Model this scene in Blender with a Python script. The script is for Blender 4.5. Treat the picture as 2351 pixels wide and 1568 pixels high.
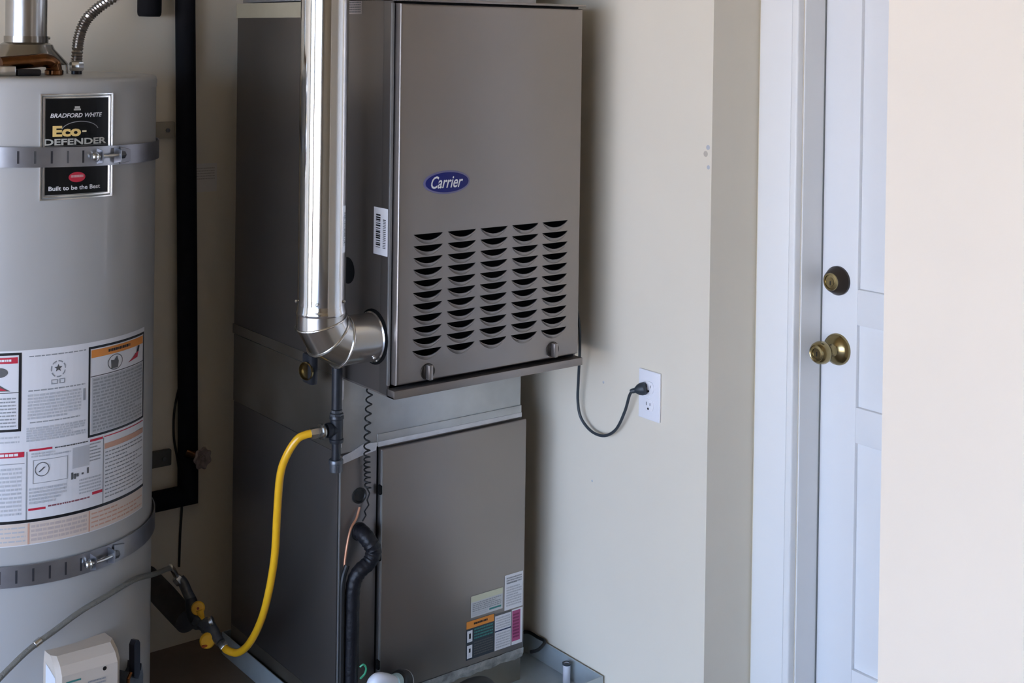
import bpy, bmesh, math, random
from mathutils import Vector, Matrix
random.seed(7)
for o in list(bpy.data.objects): bpy.data.objects.remove(o)
S = bpy.context.scene
C = S.collection
PI = math.pi

# ------------------------------------------------------------------ camera
cd = bpy.data.cameras.new('camera'); cam = bpy.data.objects.new('camera', cd); C.objects.link(cam)
cd.sensor_width = 36.0; cd.lens = 46.016; cd.shift_y = -0.2824; cd.clip_start = 0.05; cd.clip_end = 200
R_ = Vector((0.79055927, -0.61222937, 0.01382886)); U_ = Vector((-0.00478517, 0.01640542, 0.99985397)); F_ = Vector((0.61236684, 0.79051, -0.01003983))
M = Matrix.Identity(4)
for i in range(3):
    M[i][0] = R_[i]; M[i][1] = U_[i]; M[i][2] = -F_[i]
M[0][3], M[1][3], M[2][3] = -1.52747, -2.39989, 1.63
cam.matrix_world = M
S.camera = cam
# ------------------------------------------------------------------ sky, sun, exposure
S.view_settings.view_transform = 'Standard'; S.view_settings.look = 'None'
S.view_settings.gamma = 1.0; S.view_settings.use_curve_mapping = False
S.view_settings.exposure = 2.0
W = bpy.data.worlds.new('sky'); S.world = W; W.use_nodes = True
nt = W.node_tree; nt.nodes.clear()
wo = nt.nodes.new('ShaderNodeOutputWorld'); bg = nt.nodes.new('ShaderNodeBackground')
tc = nt.nodes.new('ShaderNodeTexCoord'); sx = nt.nodes.new('ShaderNodeSeparateXYZ'); cr = nt.nodes.new('ShaderNodeValToRGB')
nt.links.new(tc.outputs['Generated'], sx.inputs[0]); nt.links.new(sx.outputs['Z'], cr.inputs[0])
cr.color_ramp.elements[0].position = 0.0; cr.color_ramp.elements[0].color = (0.56, 0.72, 1.0, 1)
cr.color_ramp.elements[1].position = 0.7; cr.color_ramp.elements[1].color = (0.30, 0.50, 1.0, 1)
nt.links.new(cr.outputs[0], bg.inputs[0]); nt.links.new(bg.outputs[0], wo.inputs[0])
bg.inputs[1].default_value = 2.7
sl = bpy.data.lights.new('sun', 'SUN'); sl.energy = 11.0; sl.angle = 0.01; sl.color = (1.0, 0.89, 0.75)
so = bpy.data.objects.new('sun', sl); C.objects.link(so); so.location = (-8, -2, 9)
so.rotation_euler = Vector((-0.35, -0.25, -1.0)).to_track_quat('-Z', 'Y').to_euler()
pl = bpy.data.lights.new('garage_opening_portal', 'AREA'); pl.shape = 'RECTANGLE'; pl.size = 4.8; pl.size_y = 2.2
pl.cycles.is_portal = True
po = bpy.data.objects.new('garage_opening_portal', pl); C.objects.link(po); po.location = (-4.62, -2.1, 1.1)
po.rotation_euler = Vector((1, 0, 0)).to_track_quat('-Z', 'Z').to_euler()

# ------------------------------------------------------------------ helpers
def wloc(o):
    v = Vector((0, 0, 0))
    while o is not None:
        v += o.location; o = o.parent
    return v

def link(name, me, parent=None):
    o = bpy.data.objects.new(name, me); C.objects.link(o)
    if parent is not None: o.parent = parent
    return o

def finish(bm, sharp=0.55):
    bmesh.ops.recalc_face_normals(bm, faces=bm.faces[:])
    for f in bm.faces: f.smooth = True
    for e in bm.edges:
        if len(e.link_faces) == 2 and e.calc_face_angle(0) > sharp: e.smooth = False

def obj(name, bm, m, parent=None, label=None, recalc=True, sharp=0.55):
    """one mesh object; bm is given in world coordinates"""
    if recalc: finish(bm, sharp)
    if parent is not None:
        w = wloc(parent)
        bmesh.ops.translate(bm, verts=bm.verts[:], vec=-w)
    me = bpy.data.meshes.new(name); bm.to_mesh(me); bm.free()
    if m is not None: me.materials.append(m)
    o = link(name, me, parent)
    if label: o['label'] = label
    return o

def thing(name, label, cat, loc=(0, 0, 0), group=None):
    o = bpy.data.objects.new(name, None); C.objects.link(o); o.location = loc
    o.empty_display_size = 0.05
    o['label'] = label; o['category'] = cat
    if group: o['group'] = group
    return o

def tag(o, label, cat, group=None):
    o['label'] = label; o['category'] = cat
    if group: o['group'] = group
    return o

def struct(name, bm, m, parent=None):
    o = obj(name, bm, m, parent)
    if parent is None: o['kind'] = 'structure'
    return o

def B(): return bmesh.new()

def box(bm, x0, x1, y0, y1, z0, z1, bev=0.0, seg=2):
    t = bmesh.new()
    bmesh.ops.create_cube(t, size=1.0)
    for v in t.verts:
        v.co = Vector(((x0 + x1) / 2 + v.co.x * (x1 - x0), (y0 + y1) / 2 + v.co.y * (y1 - y0), (z0 + z1) / 2 + v.co.z * (z1 - z0)))
    if bev > 0: bmesh.ops.bevel(t, geom=t.edges[:], offset=bev, segments=seg, affect='EDGES', profile=0.5)
    merge(bm, t); return bm

def merge(bm, t, mtx=None):
    if mtx is not None: bmesh.ops.transform(t, matrix=mtx, verts=t.verts[:])
    mp = {v: bm.verts.new(v.co) for v in t.verts}
    for f in t.faces:
        try: bm.faces.new([mp[v] for v in f.verts])
        except ValueError: pass
    t.free()

def basis(d):
    d = Vector(d).normalized()
    a = Vector((0, 0, 1)) if abs(d.z) < 0.9 else Vector((1, 0, 0))
    u = d.cross(a).normalized(); v = d.cross(u).normalized()
    return d, u, v

def ringloft(bm, rings, cap=True, closed=True):
    n = len(rings[0]); vs = [[bm.verts.new(p) for p in r] for r in rings]
    for i in range(len(vs) - 1):
        for j in range(n if closed else n - 1):
            k = (j + 1) % n
            bm.faces.new((vs[i][j], vs[i][k], vs[i + 1][k], vs[i + 1][j]))
    if cap:
        bm.faces.new(vs[0][::-1]); bm.faces.new(vs[-1])
    return vs

def tube(bm, pts, r, seg=14, cap=True):
    """r: number or list (radius at each point)"""
    pts = [Vector(p) for p in pts]; n = len(pts)
    rr = [r] * n if not isinstance(r, (list, tuple)) else list(r)
    d0 = (pts[1] - pts[0]).normalized(); _, u, v = basis(d0); rings = []
    pd = d0
    for i, p in enumerate(pts):
        if i == 0: d = d0
        elif i == n - 1: d = (pts[-1] - pts[-2]).normalized()
        else:
            d = ((pts[i] - pts[i - 1]).normalized() + (pts[i + 1] - pts[i]).normalized())
            d = d.normalized() if d.length > 1e-6 else pd
        q = pd.rotation_difference(d); u = q @ u; v = q @ v; pd = d
        st = 1.0
        if 0 < i < n - 1:
            c = d.dot((pts[i] - pts[i - 1]).normalized()); st = 1.0 / max(c, 0.5)
        rings.append([p + (u * math.cos(2 * PI * k / seg) + v * math.sin(2 * PI * k / seg)) * rr[i] * (1.0 + (st - 1) * 0.3) for k in range(seg)])
    ringloft(bm, rings, cap)
    return bm

def cr_spline(pts, sub=8):
    pts = [Vector(p) for p in pts]; out = []
    P = [2 * pts[0] - pts[1]] + pts + [2 * pts[-1] - pts[-2]]
    for i in range(1, len(P) - 2):
        for s in range(sub):
            t = s / sub
            a, b, c, d = P[i - 1], P[i], P[i + 1], P[i + 2]
            out.append(0.5 * ((2 * b) + (-a + c) * t + (2 * a - 5 * b + 4 * c - d) * t * t + (-a + 3 * b - 3 * c + d) * t ** 3))
    out.append(pts[-1]); return out

def lathe(bm, prof, origin, axis=(0, 0, 1), seg=32, cap=True):
    d, u, v = basis(axis); o = Vector(origin)
    rings = [[o + d * h + (u * math.cos(2 * PI * k / seg) + v * math.sin(2 * PI * k / seg)) * max(r, 1e-5) for k in range(seg)] for r, h in prof]
    ringloft(bm, rings, cap); return bm

def cyl(bm, p0, p1, r, seg=24, ch=0.0):
    p0 = Vector(p0); p1 = Vector(p1); L = (p1 - p0).length
    prof = [(r, 0), (r, L)] if ch <= 0 else [(r - ch, 0), (r, ch), (r, L - ch), (r - ch, L)]
    return lathe(bm, prof, p0, p1 - p0, seg)

def hexnut(bm, p0, p1, r, hole=0):
    p0 = Vector(p0); p1 = Vector(p1); L = (p1 - p0).length
    return lathe(bm, [(r * .9, 0), (r, L * .12), (r, L * .88), (r * .9, L)], p0, p1 - p0, 6)

def quadstrip(bm, fn, u0, u1, v0, v1, nu=1):
    vs = [[bm.verts.new(fn(u0 + (u1 - u0) * i / nu, v)) for i in range(nu + 1)] for v in (v0, v1)]
    for i in range(nu): bm.faces.new((vs[0][i], vs[0][i + 1], vs[1][i + 1], vs[1][i]))

def plane_fn(o, ud, vd, off=0.0):
    o = Vector(o); ud = Vector(ud); vd = Vector(vd); n = ud.cross(vd).normalized() * off
    return lambda u, v, k=0.0: o + ud * u + vd * v + n + (ud.cross(vd).normalized() * k)

def words(bm, fn, u0, u1, v0, v1, lines, seed, fill=0.55, nu=1, dens=0.85):
    """rows of illegible small print: thin word-length dashes"""
    rnd = random.Random(seed); h = (v1 - v0) / lines; wd = abs(u1 - u0); sg = 1 if u1 > u0 else -1
    for i in range(lines):
        vv = v1 - h * (i + 0.5); u = 0.0; lim = wd * (1 if rnd.random() < dens else rnd.uniform(.4, .9))
        while u < lim:
            w = wd * rnd.uniform(0.03, 0.11); e = min(u + w, lim)
            quadstrip(bm, fn, u0 + sg * u, u0 + sg * e, vv - h * fill / 2, vv + h * fill / 2, nu)
            u = e + wd * 0.016

def text_bm(body, fn, u0, u1, v0, v1, shear=0.0, bold=0.0, depth=0.0):
    """letters of the built-in font stretched into the rectangle and mapped onto a surface"""
    cu = bpy.data.curves.new('lettering', 'FONT'); cu.body = body; cu.size = 1.0; cu.shear = shear; cu.offset = bold
    cu.resolution_u = 3
    to = bpy.data.objects.new('lettering', cu); C.objects.link(to)
    dg = bpy.context.evaluated_depsgraph_get()
    me = bpy.data.meshes.new_from_object(to.evaluated_get(dg))
    bm = bmesh.new(); bm.from_mesh(me)
    bpy.data.objects.remove(to); bpy.data.curves.remove(cu); bpy.data.meshes.remove(me)
    xs = [v.co.x for v in bm.verts]; ys = [v.co.y for v in bm.verts]
    a, b, c, d = min(xs), max(xs), min(ys), max(ys)
    for v in bm.verts:
        v.co = fn(u0 + (u1 - u0) * (v.co.x - a) / (b - a), v0 + (v1 - v0) * (v.co.y - c) / (d - c))
    return bm

# ------------------------------------------------------------------ materials
def mat(name, col, rough=0.5, metal=0.0, var=0.0, vscale=20.0, bump=0.0, bscale=80.0, spec=0.5, stretch=(1, 1, 1), col2=None, cover=0.5, coat=0.0, rvar=0.0):
    m = bpy.data.materials.new(name); m.use_nodes = True; n = m.node_tree.nodes; l = m.node_tree.links
    b = n['Principled BSDF']
    b.inputs['Base Color'].default_value = (*col, 1); b.inputs['Roughness'].default_value = rough
    b.inputs['Metallic'].default_value = metal; b.inputs['Specular IOR Level'].default_value = spec
    b.inputs['Coat Weight'].default_value = coat
    if var or bump or col2 or rvar:
        t = n.new('ShaderNodeTexCoord'); mp = n.new('ShaderNodeMapping'); mp.inputs['Scale'].default_value = stretch
        l.new(t.outputs['Object'], mp.inputs[0])
    if var or col2 or rvar:
        no = n.new('ShaderNodeTexNoise'); no.inputs['Scale'].default_value = vscale; no.inputs['Detail'].default_value = 5
        l.new(mp.outputs[0], no.inputs['Vector'])
        rp = n.new('ShaderNodeValToRGB')
        c2 = col2 if col2 else tuple(max(0, c * (1 - var)) for c in col)
        c1 = col if col2 else tuple(min(1, c * (1 + var)) for c in col)
        rp.color_ramp.elements[0].color = (*c2, 1); rp.color_ramp.elements[1].color = (*c1, 1)
        rp.color_ramp.elements[0].position = max(0, cover - .2); rp.color_ramp.elements[1].position = min(1, cover + .2)
        l.new(no.outputs['Fac'], rp.inputs[0]); l.new(rp.outputs[0], b.inputs['Base Color'])
        if rvar:
            mr = n.new('ShaderNodeMapRange'); mr.inputs[1].default_value = .3; mr.inputs[2].default_value = .7
            mr.inputs[3].default_value = max(0, rough - rvar); mr.inputs[4].default_value = min(1, rough + rvar)
            l.new(no.outputs['Fac'], mr.inputs[0]); l.new(mr.outputs[0], b.inputs['Roughness'])
    if bump:
        n2 = n.new('ShaderNodeTexNoise'); n2.inputs['Scale'].default_value = bscale; n2.inputs['Detail'].default_value = 4
        l.new(mp.outputs[0], n2.inputs['Vector'])
        bp = n.new('ShaderNodeBump'); bp.inputs['Strength'].default_value = bump; bp.inputs['Distance'].default_value = 0.002
        l.new(n2.outputs['Fac'], bp.inputs['Height']); l.new(bp.outputs[0], b.inputs['Normal'])
    return m

M_wall = mat('cream_wall_paint', (0.77, 0.70, 0.575), 0.75, var=0.03, vscale=2.2, bump=0.25, bscale=30)
M_near = mat('near_wall_paint', (0.75, 0.665, 0.555), 0.75, var=0.03, vscale=2.0, bump=0.2, bscale=30)
M_ceil = mat('ceiling_paint', (0.46, 0.38, 0.26), 0.8, var=0.02, vscale=3)
M_floor = mat('stained_concrete', (0.18, 0.14, 0.105), 0.6, var=0.22, vscale=4, bump=0.3, bscale=60)
M_drive = mat('pale_driveway_concrete', (0.50, 0.45, 0.39), 0.85, var=0.08, vscale=1.5, bump=0.3)
M_door = mat('white_door_enamel', (0.80, 0.80, 0.80), 0.35, var=0.015, vscale=3, bump=0.06, bscale=12)
M_trim = mat('white_trim_enamel', (0.82, 0.81, 0.79), 0.35)
M_caulk = mat('yellowed_caulk', (0.74, 0.66, 0.50), 0.6)
M_seal = mat('grey_weatherstrip', (0.18, 0.18, 0.17), 0.7)
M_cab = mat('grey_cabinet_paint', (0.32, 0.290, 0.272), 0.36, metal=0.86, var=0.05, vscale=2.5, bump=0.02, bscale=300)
M_cab_shaded = mat('shaded_cabinet_paint', (0.21, 0.192, 0.182), 0.36, metal=0.84, var=0.05, vscale=2.5)  # same paint as the door, darkened for the shade on the cabinet sides
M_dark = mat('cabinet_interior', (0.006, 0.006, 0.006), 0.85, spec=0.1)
M_edge = mat('rolled_edge_paint', (0.26, 0.26, 0.26), 0.28, metal=0.4)
M_galv = mat('galvanised_sheet', (0.52, 0.54, 0.55), 0.38, metal=0.75, var=0.10, vscale=14, bump=0.05, bscale=25, rvar=0.06)
M_galv_shaded = mat('shaded_galvanised_sheet', (0.30, 0.27, 0.23), 0.42, metal=0.92, var=0.12, vscale=10, rvar=0.06)  # galvanised sheet with the side's dark reflection put into the colour
M_pan = mat('glossy_galvanised_pan', (0.46, 0.52, 0.54), 0.14, metal=0.25, var=0.08, vscale=12, bump=0.05, bscale=10)
M_pipe = mat('bright_galvanised_vent', (0.78, 0.78, 0.77), 0.11, metal=1.0, var=0.03, vscale=6, bump=0.03, bscale=8, stretch=(1, 1, .15))
M_elbow = mat('galvanised_elbow', (0.66, 0.65, 0.62), 0.20, metal=1.0, var=0.05, vscale=10, bump=0.05, bscale=20)
M_bead = mat('bright_elbow_bead', (0.85, 0.85, 0.83), 0.16, metal=1.0)
M_tapew = mat('white_foil_tape', (0.66, 0.66, 0.68), 0.38, metal=0.35, var=0.10, vscale=30, bump=0.8, bscale=70)
M_tapeg = mat('wrinkled_grey_foil_tape', (0.42, 0.42, 0.40), 0.42, metal=0.45, var=0.35, vscale=55, bump=1.0, bscale=110)
M_tan = mat('tan_sealing_tape', (0.33, 0.30, 0.22), 0.6, var=0.05)
M_heater = mat('grey_heater_enamel', (0.42, 0.42, 0.41), 0.33, var=0.02, vscale=3, spec=0.5, coat=0.15)
M_strap = mat('galvanised_strap', (0.36, 0.37, 0.40), 0.33, metal=0.9, var=0.08, vscale=25)
M_strapd = mat('strap_slot_shadow', (0.02, 0.02, 0.025), 0.7)
M_steel = mat('zinc_plated_steel', (0.62, 0.62, 0.60), 0.25, metal=1.0, var=0.06, vscale=40)
M_flex = mat('stainless_corrugated_steel', (0.34, 0.31, 0.28), 0.28, metal=1.0)
M_iron = mat('black_iron_pipe', (0.028, 0.031, 0.038), 0.33, metal=0.3, var=0.2, vscale=40)
M_ironf = mat('grey_malleable_fitting', (0.11, 0.12, 0.135), 0.33, metal=0.6, var=0.25, vscale=60)
M_brown = mat('dark_rusty_pipe', (0.035, 0.028, 0.025), 0.6, var=0.3, vscale=40)
M_foam = mat('black_pipe_foam', (0.006, 0.006, 0.008), 0.8, var=0.15, vscale=20, bump=0.2, spec=0.2)
M_cablem = mat('black_cable_sheath', (0.008, 0.008, 0.008), 0.5)
M_tapeb = mat('black_wrap_tape', (0.007, 0.007, 0.010), 0.45, spec=0.35, bump=0.9, bscale=70)
M_yellow = mat('yellow_coated_gas_line', (0.86, 0.46, 0.015), 0.32, coat=0.3)
M_handle = mat('yellow_lever_paint', (0.82, 0.44, 0.02), 0.4, var=0.15, vscale=30)
M_grey_h = mat('grey_braided_hose', (0.22, 0.22, 0.20), 0.45, metal=0.4, bump=0.9, bscale=300)
M_copper = mat('tarnished_copper', (0.26, 0.11, 0.045), 0.22, metal=1.0, col2=(0.09, 0.045, 0.022), vscale=30)
M_wirec = mat('thin_copper_line', (0.50, 0.24, 0.14), 0.4, metal=0.6)
M_brass = mat('antique_brass', (0.32, 0.25, 0.12), 0.22, metal=1.0, var=0.12, vscale=25)
M_bronze = mat('dark_bronze', (0.055, 0.045, 0.038), 0.35, metal=0.7)
M_cream = mat('plate_white', (0.84, 0.83, 0.86), 0.35)
M_black = mat('print_black', (0.006, 0.006, 0.008), 0.4)
M_badge = mat('badge_black', (0.006, 0.006, 0.006), 0.35, spec=0.2)
M_silver = mat('polished_badge_rim', (0.75, 0.74, 0.72), 0.25, metal=0.9)
M_white = mat('print_white', (0.80, 0.80, 0.80), 0.4)
M_gold = mat('print_gold', (0.90, 0.66, 0.25), 0.4, metal=0.2)
M_pgold = mat('print_pale_gold', (0.85, 0.76, 0.50), 0.4, metal=0.2)
M_sgrey = mat('print_silver', (0.50, 0.50, 0.46), 0.4)
M_dgrey = mat('print_dark_grey', (0.10, 0.10, 0.10), 0.5)
M_red = mat('print_red', (0.55, 0.02, 0.05), 0.4)
M_pink = mat('print_magenta', (0.42, 0.08, 0.20), 0.5)
M_paper = mat('warning_paper', (0.74, 0.74, 0.76), 0.35, coat=0.15)
M_peach = mat('peach_paper', (0.68, 0.58, 0.50), 0.4)
M_orange = mat('print_orange', (0.72, 0.26, 0.04), 0.4)
M_oprint = mat('print_pale_orange', (0.62, 0.36, 0.26), 0.5)
M_print = mat('print_grey', (0.30, 0.31, 0.32), 0.5)
M_pale = mat('print_light_grey', (0.48, 0.49, 0.51), 0.5)
M_teal = mat('print_teal', (0.05, 0.22, 0.20), 0.5)
M_ypaper = mat('yellow_label_paper', (0.58, 0.58, 0.42), 0.45)
M_blue = mat('badge_navy', (0.014, 0.018, 0.15), 0.35, spec=0.25)
M_ctrl = mat('ivory_control_plastic', (0.58, 0.51, 0.43), 0.45)
M_ctrlw = mat('white_control_plastic', (0.74, 0.76, 0.80), 0.45)
M_lever = mat('dark_blue_lever_plastic', (0.006, 0.008, 0.02), 0.4)
M_cord = mat('dark_grey_cord', (0.035, 0.045, 0.055), 0.45)
M_pvc = mat('white_pvc', (0.74, 0.76, 0.82), 0.3, coat=0.2)
M_aqua = mat('aqua_pvc_fitting', (0.42, 0.58, 0.60), 0.4)
M_green = mat('green_wire', (0.04, 0.30, 0.15), 0.4)
M_wheel = mat('worn_wheel_handle', (0.24, 0.19, 0.17), 0.5, var=0.3, vscale=80)
M_stick = mat('pale_wall_sticker', (0.76, 0.72, 0.68), 0.6)

# ------------------------------------------------------------------ the setting
def wallbox(name, a, m): return struct(name, box(B(), *a), m)
wallbox('floor', (-4.7, 1.2, -6.0, 1.1, -0.12, 0.0), M_floor)
wallbox('ceiling', (-4.7, 1.2, -6.0, 1.1, 2.60, 2.72), M_ceil)
wallbox('wall_back', (-4.7, 0.647, 0.885, 1.1, 0.0, 2.60), M_wall)
wallbox('wall_right', (0.647, 1.2, -0.337, 1.1, 0.0, 2.60), M_wall)
bm = box(B(), 0.81, 0.96, -0.462, -0.337, 0.0, 2.60); box(bm, 0.81, 0.96, -1.355, -1.315, 0, 2.60); box(bm, 0.81, 0.96, -1.315, -0.462, 2.06, 2.60)
struct('wall_door', bm, M_wall)
wallbox('wall_near', (-0.10, 1.2, -2.3, -1.355, 0.0, 2.60), M_near)
M_lowbounce = mat('dark_bounce_cut', (0.22, 0.165, 0.10), .8, var=.1)  # dark tone set on unseen walls to cut bounced light
wallbox('added_dark_wall', (1.0, 1.2, -6.0, -2.3, 0.0, 2.60), M_lowbounce)  # unseen, added past the shortened near wall to cut bounced light
wallbox('wall_front', (-4.7, 1.2, -6.12, -6.0, 0.0, 2.60), M_lowbounce)
bm = box(B(), -4.82, -4.62, 0.30, 1.1, 0.0, 2.60); box(bm, -4.82, -4.62, -6.0, -4.5, 0, 2.60); box(bm, -4.82, -4.62, -4.5, 0.30, 2.2, 2.60)
struct('wall_left', bm, M_wall)
wallbox('driveway', (-45, -4.7, -30, 30, -0.14, -0.02), M_drive)

# door casing : flat board, groove, bead, caulk line
t = struct('trim_1', box(B(), 0.7975, 0.812, -0.437, -0.342, 0.0, 2.10, 0.002), M_trim)
struct('bead', box(B(), 0.790, 0.812, -0.461, -0.442, 0.0, 2.085, 0.004, 3), M_trim, t)
struct('groove', box(B(), 0.809, 0.812, -0.443, -0.436, 0.0, 2.09), M_trim, t)
struct('caulk', box(B(), 0.801, 0.812, -0.3425, -0.3375, 0.0, 2.10, 0.001), M_caulk, t)
t = struct('trim_2', box(B(), 0.7975, 0.812, -1.34, -0.342, 2.10, 2.18, 0.002), M_trim)
t = struct('trim_3', box(B(), 0.7975, 0.812, -1.40, -1.315, 0.0, 2.10, 0.002), M_trim)
# jamb lining, stop and weather strip
t = struct('trim_4', box(B(), 0.8115, 0.945, -0.4650, -0.4615, 0.0, 2.06), M_trim)
struct('weather_strip', box(B(), 0.879, 0.886, -0.4668, -0.4648, 0.0, 2.05), M_seal, t)

# panel door : slab with stiles and rails proud of recessed raised panels
DX = 0.882
def panel_door():
    y0, y1 = -1.312, -0.4665; z0, z1 = 0.012, 2.045
    d = struct('door_1', box(B(), DX + 0.010, DX + 0.044, y0, y1, z0, z1, 0.001), M_door)
    st = []
    ys = [(-0.565, y1), (-0.935, -0.843), (y0, -1.213)]
    for a, b in ys: obj('stile', box(B(), DX, DX + 0.011, a, b, z0, z1, 0.0015), M_door, d)
    rails = [(z0, 0.225), (0.735, 0.815), (1.0, 1.080), (1.86, z1)]
    for (a, b) in rails:
        for (p, q) in ((-0.843, -0.565), (-1.213, -0.935)):
            obj('rail', box(B(), DX, DX + 0.011, p, q, a, b, 0.0015), M_door, d)
    for (a, b) in ((0.225, 0.735), (0.815, 1.0), (1.08, 1.86)):
        for (p, q) in ((-0.843, -0.565), (-1.213, -0.935)):
            bm = B()
            # raised field with sloping edges
            r0 = [(DX + .010, p + .002, a + .002), (DX + .010, q - .002, a + .002), (DX + .010, q - .002, b - .002), (DX + .010, p + .002, b - .002)]
            r1 = [(DX + .0095, p + .020, a + .020), (DX + .0095, q - .020, a + .020), (DX + .0095, q - .020, b - .020), (DX + .0095, p + .020, b - .020)]
            r2 = [(DX + .003, p + .045, a + .045), (DX + .003, q - .045, a + .045), (DX + .003, q - .045, b - .045), (DX + .003, p + .045, b - .045)]
            ringloft(bm, [r0, r1, r2], cap=True)
            obj('panel', bm, M_door, d)
    # deadbolt
    c = (DX, -0.512, 1.092)
    db = obj('deadbolt', lathe(B(), [(0.033, 0), (0.033, 0.006), (0.031, 0.009), (0.024, 0.024), (0.0205, 0.027)], c, (-1, 0, 0), 40), M_bronze, d, 'dark bronze deadbolt')
    obj('key_cylinder', lathe(B(), [(0.0205, 0), (0.0195, 0.003), (0.016, 0.0035), (0.0155, 0.0015), (0.010, 0.002), (0.0098, 0.003), (0.001, 0.003)], (c[0] - 0.0262, c[1], c[2]), (-1, 0, 0), 32), M_brass, db)
    obj('keyhole', box(B(), c[0] - .0296, c[0] - .0290, c[1] - .0012, c[1] + .0012, c[2] - .007, c[2] + .002), M_black, db)
    c = (DX, -0.513, 0.936)
    kb = obj('door_knob', lathe(B(), [(0.036, 0), (0.036, 0.003), (0.034, 0.008), (0.026, 0.014), (0.014, 0.019), (0.0115, 0.024), (0.0115, 0.034), (0.017, 0.042), (0.0245, 0.050), (0.0262, 0.058), (0.0245, 0.068), (0.021, 0.074), (0.019, 0.0755), (0.017, 0.0745), (0.012, 0.0755), (0.0115, 0.0735), (0.001, 0.0735)], c, (-1, 0, 0), 48), M_brass, d, 'round antique brass knob')
    obj('keyhole', box(B(), c[0] - .0742, c[0] - .0734, c[1] - .001, c[1] + .001, c[2] - .006, c[2] + .004), M_black, kb)
panel_door()

# drywall chips at the wall corner and nail marks, as real small dents/plaster spots on the wall
wr = bpy.data.objects['wall_right']
for (y, z, r, m) in ((-0.325, 1.39, .006, M_print), (-0.318, 1.375, .007, M_pale), (-0.327, 1.345, .005, M_print), (0.018, 0.781, .0035, M_print), (0.055, 0.525, .003, M_print)):
    obj('paint_chip', lathe(B(), [(r, 0), (r * .7, .0006), (0.0001, .0007)], (0.647, y, z), (-1, 0, 0), 9), mat('bare_plaster', (0.52, 0.46, 0.38), .9) if m is M_pale else M_pale, wr)

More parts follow.
